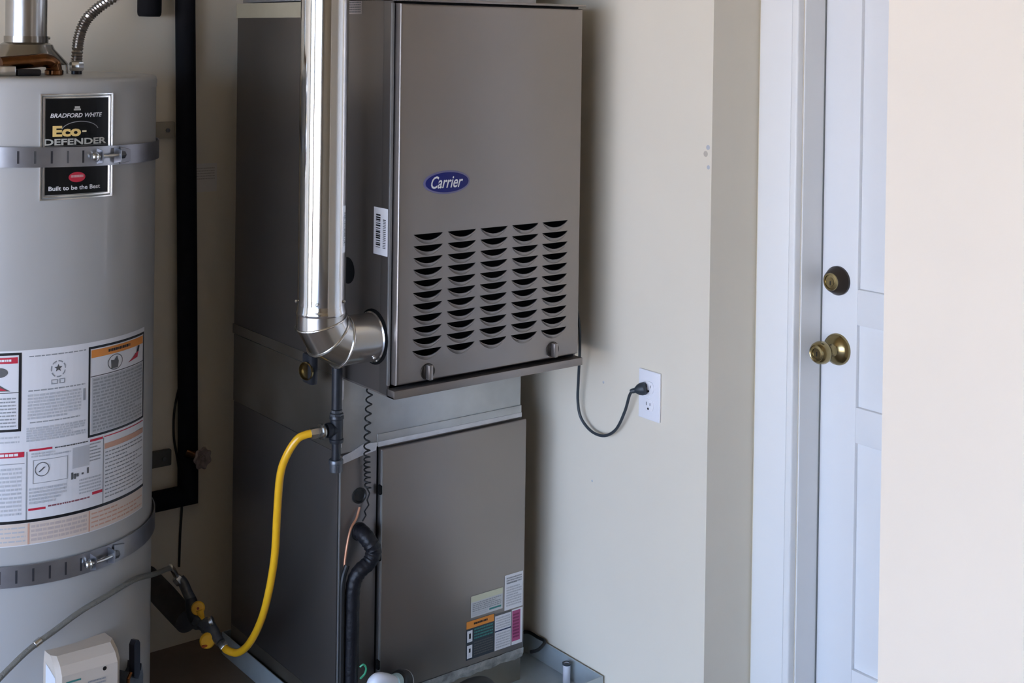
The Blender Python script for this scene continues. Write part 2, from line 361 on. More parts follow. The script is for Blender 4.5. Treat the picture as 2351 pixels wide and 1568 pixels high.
# ------------------------------------------------------------------ furnace (upper cabinet)
FW = 0.533
def furnace():
    F = thing('furnace', 'dark grey wall-height furnace cabinet with slotted front door, stacked above the smaller unit', 'furnace', (0.27, 0.36, 0.85))
    FRM = B()
    box(FRM, 0.0, FW, 0.028, 0.745, 0.853, 1.712, 0.0015)
    body = obj('cabinet_body', FRM, M_cab_shaded, F)
    # side returns forming the open front, dark inside
    obj('front_frame', box(B(), 0.0, 0.004, -0.004, 0.030, 0.853, 1.712), M_cab_shaded, F)
    obj('front_frame', box(B(), FW - .004, FW, -0.004, 0.030, 0.853, 1.712), M_cab_shaded, F)
    obj('frame_edge', box(B(), -0.0008, 0.0055, -0.0055, 0.0005, 0.875, 1.705, 0.001), M_edge, F, 'light folded sheet edge')
    obj('interior_shade_sheet', box(B(), 0.006, FW - .006, 0.018, 0.027, 0.87, 1.70), M_dark, F)  # near-black sheet paints in the darkness of the closed cabinet
    # bottom and top flanges
    bm = box(B(), 0.0, FW + .002, -0.030, 0.745, 0.850, 0.8545, 0.001); box(bm, 0.0, FW + .002, -0.031, -0.0, 0.850, 0.868, 0.001)
    obj('base_flange', bm, M_cab, F)
    bm = box(B(), 0.0, FW, -0.028, 0.04, 1.709, 1.7145, 0.001)
    obj('top_flange', bm, M_cab, F)
    # ---- front door with crescent louvers
    x0, x1, z0, z1, yf = 0.009, FW - .006, 0.877, 1.7045, -0.025
    cols = [0.0875, 0.178, 0.268, 0.3585, 0.448]; w = 0.078; rows = [1.2015 - 0.0254 * i for i in range(11)]
    dep = 0.0148
    def arc(n=10):
        return [(-w / 2 + w * i / n, -dep * (1 - (2.0 * i / n - 1) ** 2) ** 0.9) for i in range(n + 1)]
    bm = B()
    def loop(pts):
        vs = [bm.verts.new((p[0], yf, p[1])) for p in pts]
        for i in range(len(vs)): bm.edges.new((vs[i], vs[(i + 1) % len(vs)]))
        return vs
    b_ = 0.006
    outer = loop([(x0 + b_, z0 + b_), (x1 - b_, z0 + b_), (x1 - b_, z1 - b_), (x0 + b_, z1 - b_)])
    for cx in cols:
        for rz in rows:
            a = arc(); loop([(cx + p, rz + q) for p, q in a])
    bmesh.ops.triangle_fill(bm, use_beauty=True, use_dissolve=False, edges=bm.edges[:])
    # rounded edge + returns
    prof = [(b_, 0.0), (b_ * .45, 0.0008), (b_ * .12, 0.003), (0.0, 0.0065), (0.0, 0.024)]
    rings = []
    for ins, dy in prof:
        rings.append([(x0 + ins, yf + dy, z0 + ins), (x1 - ins, yf + dy, z0 + ins), (x1 - ins, yf + dy, z1 - ins), (x0 + ins, yf + dy, z1 - ins)])
    ringloft(bm, rings, cap=False)
    bmesh.ops.remove_doubles(bm, verts=bm.verts[:], dist=0.00002)
    door = obj('front_door', bm, M_cab, F, recalc=True, sharp=0.9)
    # one louver lip, shared mesh
    lb = B(); a = arc(14); g = lambda p: max(0.0, 1 - (2 * p / w) ** 2) ** 0.75
    r0 = [lb.verts.new((p, 0.0008, q + .0002)) for p, q in a]
    r1 = [lb.verts.new((p, -0.0042 * g(p), q + 0.0008 * g(p))) for p, q in a]
    r2 = [lb.verts.new((p, -0.0040 * g(p) - .0004, q - 0.0012 * g(p))) for p, q in a]
    r3 = [lb.verts.new((p, -0.0018 * g(p) - .0004, q - 0.0055 * g(p))) for p, q in a]
    r4 = [lb.verts.new((p, -0.0002, q - 0.0085 * g(p))) for p, q in a]
    for A_, B_ in ((r0, r1), (r1, r2), (r2, r3), (r3, r4)):
        for i in range(len(a) - 1): lb.faces.new((A_[i], A_[i + 1], B_[i + 1], B_[i]))
    finish(lb, 1.2); lm = bpy.data.meshes.new('louver'); lb.to_mesh(lm); lb.free(); lm.materials.append(M_cab)
    base = wloc(door)
    for cx in cols:
        for rz in rows:
            l = link('louver', lm, door); l.location = Vector((cx, yf, rz)) - base
    # maker's oval badge
    fn = plane_fn((0.1345, yf, 1.3115), (1, 0, 0), (0, 0, 1))
    def oval(rx, rz, th, off):
        b = B(); n = 40
        ringloft(b, [[(0.1345 + rx * k * math.cos(2 * PI * i / n), yf - off - t, 1.3115 + rz * k * math.sin(2 * PI * i / n)) for i in range(n)] for k, t in ((1, 0), (1, th * .6), (.97, th))]); return b
    bd = obj('badge', oval(0.0625, 0.0262, 0.002, 0), M_silver, F, 'oval maker badge')
    bd.data.materials.clear(); bd.data.materials.append(mat('badge_rim_lavender', (0.16, 0.15, 0.27), 0.35))
    obj('badge_field', oval(0.0580, 0.0222, 0.0008, 0.0018), M_blue, bd, 'navy blue')
    f2 = plane_fn((0.1345, yf - 0.0032, 1.3115), (1, 0, 0), (0, 0, 1))
    obj('badge_lettering', text_bm('Carrier', f2, -0.044, 0.042, -0.0125, 0.0145, 0.35, 0.012), M_white, bd, 'white slanted lettering', recalc=False)
    # quarter-turn latches
    for cx, cz in ((0.090, 0.8975), (0.4455, 0.8985)):
        k = obj('latch', lathe(B(), [(0.0185, 0), (0.0180, 0.002), (0.0160, 0.0022), (0.0150, 0.0004), (0.0001, 0.0003)], (cx, yf - 0.0002, cz), (0, -1, 0), 28), M_bronze, F)
        obj('turn_knob', box(B(), cx - .0060, cx + .0050, yf - .016, yf - .0005, cz - .0165, cz + .0165, 0.0022), M_edge if False else M_cab, k)
    # side sticker with bar codes (wraps beside the front edge)
    s = plane_fn((-0.0004, 0.0, 0.0), (0, -1, 0), (0, 0, 1))   # u = -y
    def S_(u, v, k=0.0): return Vector((-0.0006 - k, -u, v))
    b = B(); quadstrip(b, S_, -0.060, -0.002, 1.154, 1.2575); lab = obj('barcode_label', b, M_paper, F, 'white bar code label')
    b = B(); rnd = random.Random(3)
    def S2(u, v): return S_(u, v, 0.0004)
    z = 1.170
    while z < 1.242:
        h = rnd.choice((.0012, .002, .0035)); quadstrip(b, S2, -0.050, -0.032, z, z + h); z += h + rnd.choice((.0012, .002, .003))
    obj('bar_code', b, M_black, lab, recalc=False)
    b = B(); z = 1.170
    while z < 1.235:
        h = rnd.choice((.0016, .0024)); quadstrip(b, S2, -0.022, -0.010, z, z + h); z += h + .0018
    obj('print', b, M_dgrey, lab, recalc=False)
    b = B(); quadstrip(b, S_, -0.190, -0.122, 1.682, 1.7115); l2 = obj('rating_label', b, mat('grey_label_paper', (0.36, 0.31, 0.29), .5), F, 'small printed label at top')
    b = B(); words(b, lambda u, v: S_(u, v, .0004), -0.186, -0.126, 1.684, 1.7105, 5, 5); obj('print', b, M_dgrey, l2, recalc=False)
    # knock-out hole and vent cut-out on the side
    def disc(y, z, r, m, nm, x=-0.0006):
        return obj(nm, lathe(B(), [(r, 0), (r, 0.0007), (r * .98, 0.0009), (0.0001, 0.0009)], (x, y, z), (-1, 0, 0), 40), m, F)
    disc(0.170, 1.100, 0.030, M_dark, 'knockout_hole')
    disc(0.056, 0.971, 0.0610, M_dark, 'vent_cutout')
    obj('seam_tape', box(B(), -0.0022, 0.0, 0.235, 0.748, 0.851, 0.8755), M_galv_shaded, F, 'strip along the side seam in the shaded sheet colour')
    obj('seam_tape', box(B(), -0.0022, 0.0, 0.235, 0.748, 1.675, 1.7125), M_tan, F, 'strip along the side seam in the shaded sheet colour')
furnace()

# ------------------------------------------------------------------ plenum above
D = thing('supply_plenum', 'pale taped sheet metal duct rising from the furnace top', 'duct', (0.27, 0.43, 1.715))
obj('duct_body', box(B(), 0.012, 0.520, 0.155, 0.74, 1.7155, 2.598, 0.001), M_galv, D)
bm = box(B(), 0.010, 0.5235, 0.1515, 0.20, 1.7158, 1.752, 0.001)
obj('tape_band', bm, M_tapew, D, 'crinkled white tape')
# ------------------------------------------------------------------ transition box
T = thing('transition_duct', 'bare galvanised sheet metal box between the furnace and the lower unit', 'duct', (0.26, 0.46, 0.675))
bm = box(B(), 0.0005, 0.524, 0.193, 0.742, 0.6755, 0.849, 0.001)
obj('duct_body', bm, M_galv, T)
obj('fold', box(B(), 0.098, 0.5255, 0.1905, 0.1945, 0.682, 0.7040, 0.001), M_galv, T)
bm = box(B(), 0.100, 0.5265, 0.1895, 0.1935, 0.6745, 0.6860, 0.001)
obj('tape_strip', bm, M_tapew, T, 'white foil tape along the bottom')
# torn tape end at left
bm = B(); pts = [(0.004, .652), (0.030, .657), (0.055, .662), (0.094, .668), (0.098, .686), (0.060, .688), (0.030, .676), (0.006, .670)]
ringloft(bm, [[(x, 0.1895, z) for x, z in pts], [(x, 0.1920, z) for x, z in pts]])
obj('tape_strip', bm, M_tapew, T, 'torn end of white foil tape')
bm = box(B(), -0.0018, 0.0035, 0.1905, 0.196, 0.69, 0.849, 0.0012); box(bm, -0.003, 0.006, 0.1885, 0.198, 0.800, 0.846, 0.002)
obj('corner_highlight_tape', bm, M_tapew, T, 'white corner tape that also carries the edge highlight')  # white strip also paints in the corner's edge highlight
obj('shaded_side_skin', box(B(), -0.0012, 0.0004, 0.21, 0.742, 0.6755, 0.8490), M_galv_shaded, T, 'galvanised side with its shade in the brown colour')  # darker copy of the duct sheet, side shade in its colour

# ------------------------------------------------------------------ lower unit
def lower():
    L_ = thing('air_handler', 'lower grey metal cabinet with plain front panel and stickers, under the transition duct', 'air handler', (0.27, 0.46, 0.087))
    Y = 0.193; z0, z1 = 0.087, 0.6735
    bm = box(B(), 0.0, FW, Y + .006, 0.742, z0, z1, 0.0012); box(bm, 0.0, 0.0985, Y, Y + .010, z0, z1 - .002, 0.0012)
    obj('cabinet_body', bm, M_cab_shaded, L_)
    obj('corner_edge', box(B(), -0.0012, 0.0025, Y - .0012, Y + .003, z0, z1 - .002, 0.0008), M_edge, L_, 'light folded corner')
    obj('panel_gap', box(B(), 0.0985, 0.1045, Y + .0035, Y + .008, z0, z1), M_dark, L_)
    bm = box(B(), 0.1045, FW + .003, Y - .011, Y + .006, z0 + .001, z1 - .004, 0.003, 3)
    p = obj('front_panel', bm, M_cab, L_)
    obj('panel_edge', box(B(), 0.1042, 0.1085, Y - .0118, Y - .007, z0 + .003, z1 - .007, 0.001), M_edge, p, 'light rolled edge')
    for nm, z in (('screw_boss', 0.42), ('screw_boss', 0.575), ('screw_boss', 0.165)):
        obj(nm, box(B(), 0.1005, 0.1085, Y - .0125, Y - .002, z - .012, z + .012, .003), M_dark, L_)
    def grom(x, z, r):
        g = obj('grommet', lathe(B(), [(r, 0), (r, .003), (r * .8, .004), (r * .7, .001), (.0001, .0008)], (x, Y, z), (0, -1, 0), 28), M_cablem, L_, 'black rubber')
        return g
    grom(0.052, 0.570, 0.0185); grom(0.052, 0.487, 0.021)
    # stickers on the front panel
    def FN(k): return lambda u, v: Vector((u, Y - .0112 - k, v))
    def stick(nm, a, m, lab): 
        b = B(); quadstrip(b, FN(.0003), *a); return obj(nm, b, m, L_, lab, recalc=False)
    def pr(par, a, lines, m, seed, nm='print', **kw):
        b = B(); words(b, FN(.0009), *a, lines, seed, **kw); obj(nm, b, m, par, recalc=False)
    def blk(par, a, m, nm='colour_block', k=.0006):
        b = B(); quadstrip(b, FN(k), *a); obj(nm, b, m, par, recalc=False)
    s = stick('specification_label', (0.4725, 0.5305, 0.197, 0.2855), M_paper, 'tall white label')
    pr(s, (0.478, 0.526, 0.262, 0.280), 3, M_print, 1); pr(s, (0.478, 0.526, 0.205, 0.256), 8, M_pale, 2)
    blk(s, (0.480, 0.512, 0.2625, 0.2660), M_dgrey)
    s = stick('energy_label', (0.3685, 0.4665, 0.206, 0.2590), mat('worn_label_paper', (.55, .56, .56), .5), 'wide pale label with yellow top')
    blk(s, (0.3685, 0.4665, 0.244, 0.2590), M_ypaper); blk(s, (0.425, 0.462, 0.212, 0.2165), M_teal)
    pr(s, (0.373, 0.462, 0.219, 0.242), 5, M_print, 4); pr(s, (0.373, 0.42, 0.209, 0.218), 2, M_pale, 5)
    s = stick('warning_label', (0.3555, 0.4415, 0.104, 0.1990), mat('warning_label_dark', (.035, .045, .055), .5), 'dark label with orange header')
    blk(s, (0.3555, 0.4400, 0.181, 0.1990), M_orange, 'orange_header'); blk(s, (0.358, 0.374, 0.148, 0.176), M_paper, 'pictogram_panel'); blk(s, (0.358, 0.374, 0.108, 0.140), M_paper, 'pictogram_panel')
    blk(s, (0.3635, 0.369, 0.156, 0.169), M_black, 'pictogram', .0010); blk(s, (0.3635, 0.3685, 0.122, 0.132), M_black, 'pictogram', .0010)
    pr(s, (0.379, 0.437, 0.150, 0.179), 4, M_teal, 6); pr(s, (0.379, 0.437, 0.110, 0.146), 6, M_dgrey, 7)
    pr(s, (0.378, 0.420, 0.1855, 0.1955), 1, M_black, 17, fill=.5)
    s = stick('wiring_label', (0.4435, 0.494, 0.104, 0.1945), M_paper, 'white label with dark rules')
    blk(s, (0.4435, 0.494, 0.1905, 0.1945), M_dgrey); blk(s, (0.4435, 0.494, 0.150, 0.1535), mat('print_navy', (.02, .04, .10), .5))
    pr(s, (0.447, 0.491, 0.156, 0.187), 5, M_pale, 8); pr(s, (0.447, 0.491, 0.108, 0.147), 6, M_pale, 9)
    s = stick('pink_label', (0.4965, 0.5305, 0.104, 0.1935), M_paper, 'label with a magenta field')
    blk(s, (0.4975, 0.5235, 0.113, 0.1900), M_pink); pr(s, (0.500, 0.520, 0.120, 0.184), 8, mat('print_wine', (.22, .03, .10), .5), 11)
lower()
# base the unit stands on, with wrinkled foil tape
Bs = thing('unit_base', 'low sheet metal base wrapped in wrinkled grey foil tape under the lower cabinet', 'base', (0.27, 0.46, 0.004))
obj('base_box', box(B(), 0.0, FW, 0.190, 0.742, 0.004, 0.0865, 0.001), M_galv_shaded, Bs)
bm = B(); n = 46; rnd = random.Random(9)
top = []; bot = []
for i in range(n + 1):
    x = -0.001 + (FW + .003) * i / n
    top.append((x, 0.1815 + rnd.uniform(-.0012, .0008), 0.0895 + rnd.uniform(-.001, .001))); bot.append((x, 0.1865 + rnd.uniform(-.002, .002), 0.0625 + rnd.uniform(-.003, .003)))
va = [bm.verts.new(p) for p in top]; vb = [bm.verts.new((p[0], (p[1] + q[1]) / 2 - .0015 + rnd.uniform(-.0015, .001), .076)) for p, q in zip(top, bot)]; vc = [bm.verts.new(p) for p in bot]; vd = [bm.verts.new((p[0], .1905, p[2] - .001)) for p in bot]
for A_, B_ in ((va, vb), (vb, vc), (vc, vd)):
    for i in range(n): bm.faces.new((A_[i], A_[i + 1], B_[i + 1], B_[i]))
obj('foil_tape', bm, M_tapeg, Bs, 'wrinkled grey foil tape', recalc=False)

# drain pan
P_ = thing('drain_pan', 'shiny galvanised drain pan on the floor under the cabinets', 'drain pan', (0.3, 0.4, 0.0))
bm = box(B(), -0.012, 0.640, -0.005, 0.77, 0.0005, 0.0035)
obj('pan_floor', bm, M_pan, P_)
for nm, a in (('rim', (0.6375, 0.640, -0.005, 0.77, 0.0035, 0.058)), ('rim', (-0.012, -0.0095, -0.005, 0.77, 0.0035, 0.058)), ('rim', (-0.0095, 0.6375, -0.005, -0.0025, 0.0035, 0.058)), ('rim', (-0.0095, 0.6375, 0.7675, 0.77, 0.0035, 0.058))):
    obj(nm, box(B(), *a), M_pan, P_)
cp = thing('condensate_standpipe', 'white plastic pipe stub standing in the pan corner by the wall', 'pipe', (0.615, 0.105, 0.0036))
obj('pipe', lathe(B(), [(0.0095, 0), (0.0095, 0.051), (0.0070, 0.051), (0.0070, 0.02)], (0.615, 0.105, 0.004), seg=24), M_pvc, cp)
obj('collar', lathe(B(), [(0.0098, 0), (0.0115, 0.001), (0.0115, 0.005), (0.0075, 0.0055), (0.0072, 0.001)], (0.615, 0.105, 0.0515), seg=24), M_cord, cp, 'dark ring at the top')
o = obj('pan_wire', tube(B(), cr_spline([(0.60, 0.30, 0.059), (0.63, 0.285, 0.064), (0.636, 0.25, 0.062), (0.632, 0.215, 0.0635), (0.60, 0.20, 0.058), (0.585, 0.215, 0.050)]), 0.0042, 10), M_cablem)
tag(o, 'short black cable end lying over the pan rim behind the cabinet', 'cable')

# ------------------------------------------------------------------ vent pipe of the furnace
V = thing('furnace_vent_pipe', 'tall bright galvanised vent pipe bending into the furnace side', 'vent pipe', (-0.13, 0.057, 0.97))
VX, VY, VZ, VR = -0.131, 0.057, 0.971, 0.0515
obj('riser', lathe(B(), [(VR, 1.052), (VR, 2.598)], (VX, VY, 0), seg=56), M_pipe, V)
obj('seam', box(B(), VX - VR * .80 - .001, VX - VR * .80 + .0008, VY - VR * .62, VY - VR * .60, 1.06, 2.59), M_pipe, V)
obj('collar', lathe(B(), [(VR + .0014, 1.036), (VR + .0030, 1.040), (VR + .0030, 1.043), (VR + .0014, 1.047), (VR + .0004, 1.058)], (VX, VY, 0), seg=56), M_pipe, V)
def gore(p, q, n0, n1, r):
    """pipe section between two mitre planes"""
    p = Vector(p); q = Vector(q); d = (q - p).normalized(); _, u, v = basis(d); rings = []
    for c, n in ((p, n0), (q, n1)):
        n = Vector(n); ring = []
        for k in range(48):
            w = (u * math.cos(2 * PI * k / 48) + v * math.sin(2 * PI * k / 48)) * r
            s = -(w.dot(n)) / d.dot(n); ring.append(c + w + d * s)
        rings.append(ring)
    return rings
ra = 0.066; cx_, cz_ = VX + ra, VZ + ra
angs = [PI, PI + PI / 6, PI + PI / 3, 1.5 * PI]
ctr = lambda a: Vector((cx_ + ra / math.cos(PI / 12) * math.cos(a), VY, cz_ + ra / math.cos(PI / 12) * math.sin(a)))
path = [Vector((VX, VY, 1.046))] + [ctr(PI + PI / 12 + i * PI / 6) for i in range(3)] + [Vector((-0.0018, VY, VZ))]
for i in range(4):
    p, q = path[i], path[i + 1]; d = (q - p).normalized()
    n0 = d if i == 0 else ((path[i] - path[i - 1]).normalized() + d).normalized()
    n1 = d if i == 3 else ((path[i + 2] - path[i + 1]).normalized() + d).normalized()
    bm = B(); ringloft(bm, gore(p, q, n0, n1, VR + 0.0016), cap=False); obj('elbow_gore', bm, M_elbow, V)
    if i > 0:
        rg = gore(p, q, n0, n1, VR + 0.003)[0]; tb = B()
        tube_pts = rg + [rg[0]]
        n = len(rg); rings = []
        for k in range(n):
            a_ = (rg[k] - p).normalized(); c_ = n0
            rings.append([rg[k] + a_ * .0022 * math.cos(2 * PI * j / 8) + c_ * .0022 * math.sin(2 * PI * j / 8) for j in range(8)])
        rings.append(rings[0]); ringloft(tb, rings, cap=False); bmesh.ops.remove_doubles(tb, verts=tb.verts[:], dist=1e-5)
        obj('elbow_bead', tb, M_bead, V)
def screw(p, ax, par, r=.0038):
    return obj('screw', lathe(B(), [(r, 0), (r, .0025), (r * .6, .004), (.0001, .0042)], p, ax, 6), M_steel, par)
for a in (-2.25, -0.95, 2.8): screw((VX + (VR + .001) * math.cos(a), VY + (VR + .001) * math.sin(a), 1.066), (math.cos(a), math.sin(a), 0), V)
screw((-0.022, VY - .040, VZ - .036), (0, -.75, -.66), V)
obj('end_ring', lathe(B(), [(VR + .0018, 0), (VR + .0045, .001), (VR + .0045, .004), (VR + .0016, .006)], (-0.0016, VY, VZ), (-1, 0, 0), 48, cap=False), M_bead, V)

# ------------------------------------------------------------------ gas piping beside the lower unit
G = thing('gas_drip_leg', 'black iron gas pipe with tee and capped drip leg on the cabinet corner', 'pipe', (-0.030, 0.160, 0.64))
gx, gy = -0.0300, 0.160
obj('pipe', cyl(B(), (gx, gy, 0.792), (gx, gy, 0.915), 0.0120, 20), M_iron, G)
obj('coupling', lathe(B(), [(.0125, 0), (.0160, .002), (.0160, .010), (.013, .012), (.013, .018)], (gx, gy, 0.772), seg=8), M_ironf, G)
bm = B(); lathe(bm, [(.0155, 0), (.0165, .004), (.0165, .008), (.0145, .010), (.0145, .052), (.0165, .054), (.0165, .060), (.0155, .062)], (gx, gy, 0.716), seg=20)
lathe(bm, [(.0145, 0), (.0145, .014), (.0165, .016), (.0165, .024), (.0155, .026)], (gx, gy, 0.747), (-1, 0, 0.0), 20)
obj('tee', bm, M_iron, G)
obj('nipple', cyl(B(), (gx, gy, 0.676), (gx, gy, 0.720), 0.0105, 18), M_iron, G)
obj('cap', lathe(B(), [(.008, 0), (.0150, .003), (.0150, .020), (.0165, .021), (.0165, .028), (.0155, .030)], (gx, gy, 0.648), seg=20), M_ironf, G)
# valve behind the vent elbow
Gv = thing('gas_shutoff', 'dark gas valve with brass ring partly behind the vent elbow', 'valve', (-0.055, 0.225, 0.84))
obj('valve_body', box(B(), -0.066, -0.0465, 0.215, 0.26, 0.836, 0.905, 0.006), M_iron, Gv)
obj('brass_ring', lathe(B(), [(.0185, 0), (.021, .001), (.021, .005), (.0195, .007), (.018, .004), (.018, 0.000)], (-0.0665, 0.232, 0.868), (-1, -.3, 0), 28), M_brass, Gv)
obj('pipe', tube(B(), [(-0.040, 0.228, 0.905), (-0.033, 0.19, 0.915), (-0.030, 0.165, 0.915)], 0.0105, 14), M_iron, Gv)

Y_ = thing('yellow_gas_line', 'yellow coated flexible gas line looping from tee to the floor-side valve', 'gas line', (-0.14, 0.3, 0.30))
yp = [(-0.150, 0.470, 0.170), (-0.148, 0.455, 0.166), (-0.134, 0.43, 0.166), (-0.126, 0.39, 0.198), (-0.124, 0.34, 0.262), (-0.129, 0.29, 0.346), (-0.134, 0.25, 0.451), (-0.142, 0.225, 0.558), (-0.146, 0.205, 0.651), (-0.139, 0.188, 0.700), (-0.121, 0.175, 0.735), (-0.104, 0.168, 0.744), (-0.092, 0.163, 0.746)]
obj('hose', tube(B(), cr_spline(yp, 8), 0.0088, 16), M_yellow, Y_)
obj('nut', hexnut(B(), (-0.094, 0.164, 0.746), (-0.072, 0.160, 0.747), 0.0125), M_steel, Y_)
obj('nut', hexnut(B(), (-0.153, 0.480, 0.176), (-0.150, 0.466, 0.168), 0.0115), M_steel, Y_)
obj('flare_collar', lathe(B(), [(.010, 0), (.0175, .002), (.0185, .006), (.0165, .010), (.012, .012)], (-0.073, 0.160, 0.747), (1, 0, 0), 24), M_steel, Y_)

# gas manifold on the left, behind the heater
Gm = thing('gas_manifold', 'dark pipe and fittings with two yellow valve levers right of the heater', 'pipe', (-0.17, 0.60, 0.2))
obj('pipe', tube(B(), [(-0.176, 0.880, 0.205), (-0.178, 0.76, 0.197), (-0.180, 0.615, 0.186)], [.030, .031, .029], 22), M_brown, Gm, 'thick dark brown wrapped pipe')
obj('elbow', tube(B(), cr_spline([(-0.190, 0.638, 0.285), (-0.184, 0.628, 0.275), (-0.180, 0.612, 0.256), (-0.176, 0.600, 0.243)], 4), .0125, 14), M_ironf, Gm)
obj('flare_nut', hexnut(B(), (-0.200, 0.638, 0.292), (-0.189, 0.634, 0.277), 0.0125), M_steel, Gm)
obj('valve_body', tube(B(), [(-0.177, 0.602, 0.246), (-0.176, 0.590, 0.225), (-0.172, 0.575, 0.203), (-0.170, 0.560, 0.195)], [.013, .018, .018, .014], 16), M_iron, Gm)
lathe_b = lathe(B(), [(.001, 0), (.015, .001), (.0165, .004), (.0165, .009), (.014, .012), (.001, .013)], (-0.170, 0.572, 0.232), (-.45, -.8, .25), 22)
lv = obj('lever', lathe_b, M_handle, Gm, 'round yellow valve lever')
obj('lever_arm', tube(B(), [(-0.172, 0.560, 0.232), (-0.167, 0.556, 0.212), (-0.165, 0.553, 0.198)], [.009, .0065, .005], 10), M_handle, lv)
obj('lever_screw', lathe(B(), [(.003, 0), (.003, .003), (.0001, .0035)], (-0.1755, 0.5615, 0.2355), (-.45, -.8, .25), 10), mat('red_screw_paint', (.25, .03, .02), .5), lv)
obj('union', lathe(B(), [(.012, 0), (.019, .003), (.019, .014), (.014, .017), (.014, .03), (.017, .032), (.017, .040), (.013, .042)], (-0.176, 0.572, 0.203), (.35, -.8, -.22), 8), M_ironf, Gm)
obj('tee', tube(B(), [(-0.163, 0.548, 0.205), (-0.160, 0.53, 0.199), (-0.158, 0.512, 0.190), (-0.155, 0.497, 0.182), (-0.153, 0.482, 0.176)], [.013, .016, .015, .012, .011], 14), M_ironf, Gm)
obj('ferrule', lathe(B(), [(.010, 0), (.012, .002), (.012, .008), (.009, .010)], (-0.164, 0.522, 0.214), (.7, -.5, .35), 14), M_steel, Gm)
bm = lathe(B(), [(.001, 0), (.016, .001), (.0185, .005), (.0185, .011), (.015, .015), (.001, .016)], (-0.172, 0.515, 0.176), (-.35, -.85, .1), 20)
lv = obj('lever', bm, M_handle, Gm, 'second yellow valve lever')
obj('lever_arm', box(B(), -0.192, -0.158, 0.500, 0.506, 0.165, 0.171, .002), mat('red_grip', (.40, .07, .01), .5), lv)

# grey braided hose that crosses the heater
o = thing('braided_hose', 'grey braided flexible hose sweeping across the front of the heater', 'hose', (-0.5, 0.3, 0.45))
hp = [(-0.640, 0.245, 0.205), (-0.665, 0.232, 0.150), (-0.740, 0.212, 0.110), (-0.830, 0.200, 0.130), (-0.872, 0.190, 0.210), (-0.855, 0.188, 0.280), (-0.825, 0.190, 0.318), (-0.783, 0.2, 0.348), (-0.745, 0.215, 0.369), (-0.69, 0.225, 0.402), (-0.633, 0.235, 0.424), (-0.579, 0.245, 0.444), (-0.518, 0.262, 0.455), (-0.44, 0.305, 0.456), (-0.351, 0.41, 0.412), (-0.259, 0.55, 0.356), (-0.220, 0.610, 0.325), (-0.203, 0.632, 0.300), (-0.198, 0.638, 0.288)]
obj('hose', tube(B(), cr_spline(hp, 8), 0.0060, 12), M_grey_h, o)
for p, q in (((-0.676, 0.2275, 0.4085), (-0.662, 0.2300, 0.4145)),):
    obj('crimp_ring', cyl(B(), p, q, 0.0078, 14, .001), M_steel, o)
obj('end_tube', tube(B(), cr_spline([(-0.246, 0.568, 0.351), (-0.222, 0.606, 0.327), (-0.204, 0.630, 0.302), (-0.198, 0.637, 0.290)], 5), 0.0068, 12), M_steel, o)

# ------------------------------------------------------------------ water heater
HX, HY, HR = -0.600, 0.560, 0.280
def HP(a, z, r=HR): return Vector((HX + r * math.cos(math.radians(a)), HY + r * math.sin(math.radians(a)), z))
def CF(k): return lambda a, z: HP(a, z, HR + k)
H = thing('water_heater', 'tall grey cylindrical gas water heater with black badge and warning label', 'water heater', (HX, HY, 0.0))
obj('tank_jacket', lathe(B(), [(HR - .004, 0.001), (HR, 0.004), (HR, 1.517)], (HX, HY, 0), seg=128), M_heater, H, sharp=.9)
obj('top_cap', lathe(B(), [(HR + .0016, 1.512), (HR + .0016, 1.527), (HR - .001, 1.5345), (HR - .008, 1.5375), (HR - .03, 1.5385), (0.001, 1.5385)], (HX, HY, 0), seg=128), M_heater, H, sharp=1.2)
def patch(par, nm, a0, a1, z0, z1, m, k, lab=None, n=None):
    b = B(); quadstrip(b, CF(k), a0, a1, z0, z1, n or max(1, int(abs(a1 - a0) / 2.5))); return obj(nm, b, m, par, lab, recalc=False)
def frame(par, nm, a0, a1, z0, z1, ta, tz, m, k, lab=None):
    b = B(); f = CF(k); n = max(2, int(abs(a1 - a0) / 2.5))
    quadstrip(b, f, a0, a1, z1 - tz, z1, n); quadstrip(b, f, a0, a1, z0, z0 + tz, n)
    quadstrip(b, f, a0, a0 + ta, z0 + tz, z1 - tz); quadstrip(b, f, a1 - ta, a1, z0 + tz, z1 - tz)
    return obj(nm, b, m, par, lab, recalc=False)
def prt(par, a0, a1, z0, z1, lines, m, seed, k=.0012, nm='print', **kw):
    b = B(); words(b, CF(k), a0, a1, z0, z1, lines, seed, nu=1, **kw); obj(nm, b, m, par, recalc=False)
def txt(par, s, a0, a1, z0, z1, m, k=.0030, nm='lettering', **kw):
    obj(nm, text_bm(s, CF(k), a0, a1, z0, z1, **kw), m, par, recalc=False)
# badge: raised rim
b = B(); n = 14
def rim(b, A0, A1, Z0, Z1, k0, k1, ia, iz):
    def lp(ga, gz, k):
        r = []
        for i in range(n + 1): r.append(HP(A0 + ga + (A1 - A0 - 2 * ga) * i / n, Z0 + gz, HR + k))
        for i in range(n + 1): r.append(HP(A1 - ga - (A1 - A0 - 2 * ga) * i / n, Z1 - gz, HR + k))
        return r
    ringloft(b, [lp(0, 0, k0), lp(0, 0, k1 * .7), lp(ia * .15, iz * .15, k1), lp(ia * .85, iz * .85, k1), lp(ia, iz, k1 * .6)], cap=False)
rim(b, -101.8, -69.8, 1.288, 1.506, 0.0, 0.0045, .85, .0040); bad = obj('badge', b, M_silver, H, 'silver rimmed black badge')
b = B(); rim(b, -100.7, -71.0, 1.2935, 1.5005, .0, .0034, .9, .0045); obj('inner_rim', b, M_silver, bad)
patch(bad, 'badge_ground', -101.0, -70.6, 1.292, 1.502, M_sgrey, .0012)
patch(bad, 'badge_field', -99.6, -72.2, 1.299, 1.4955, M_badge, .0022, 'black')
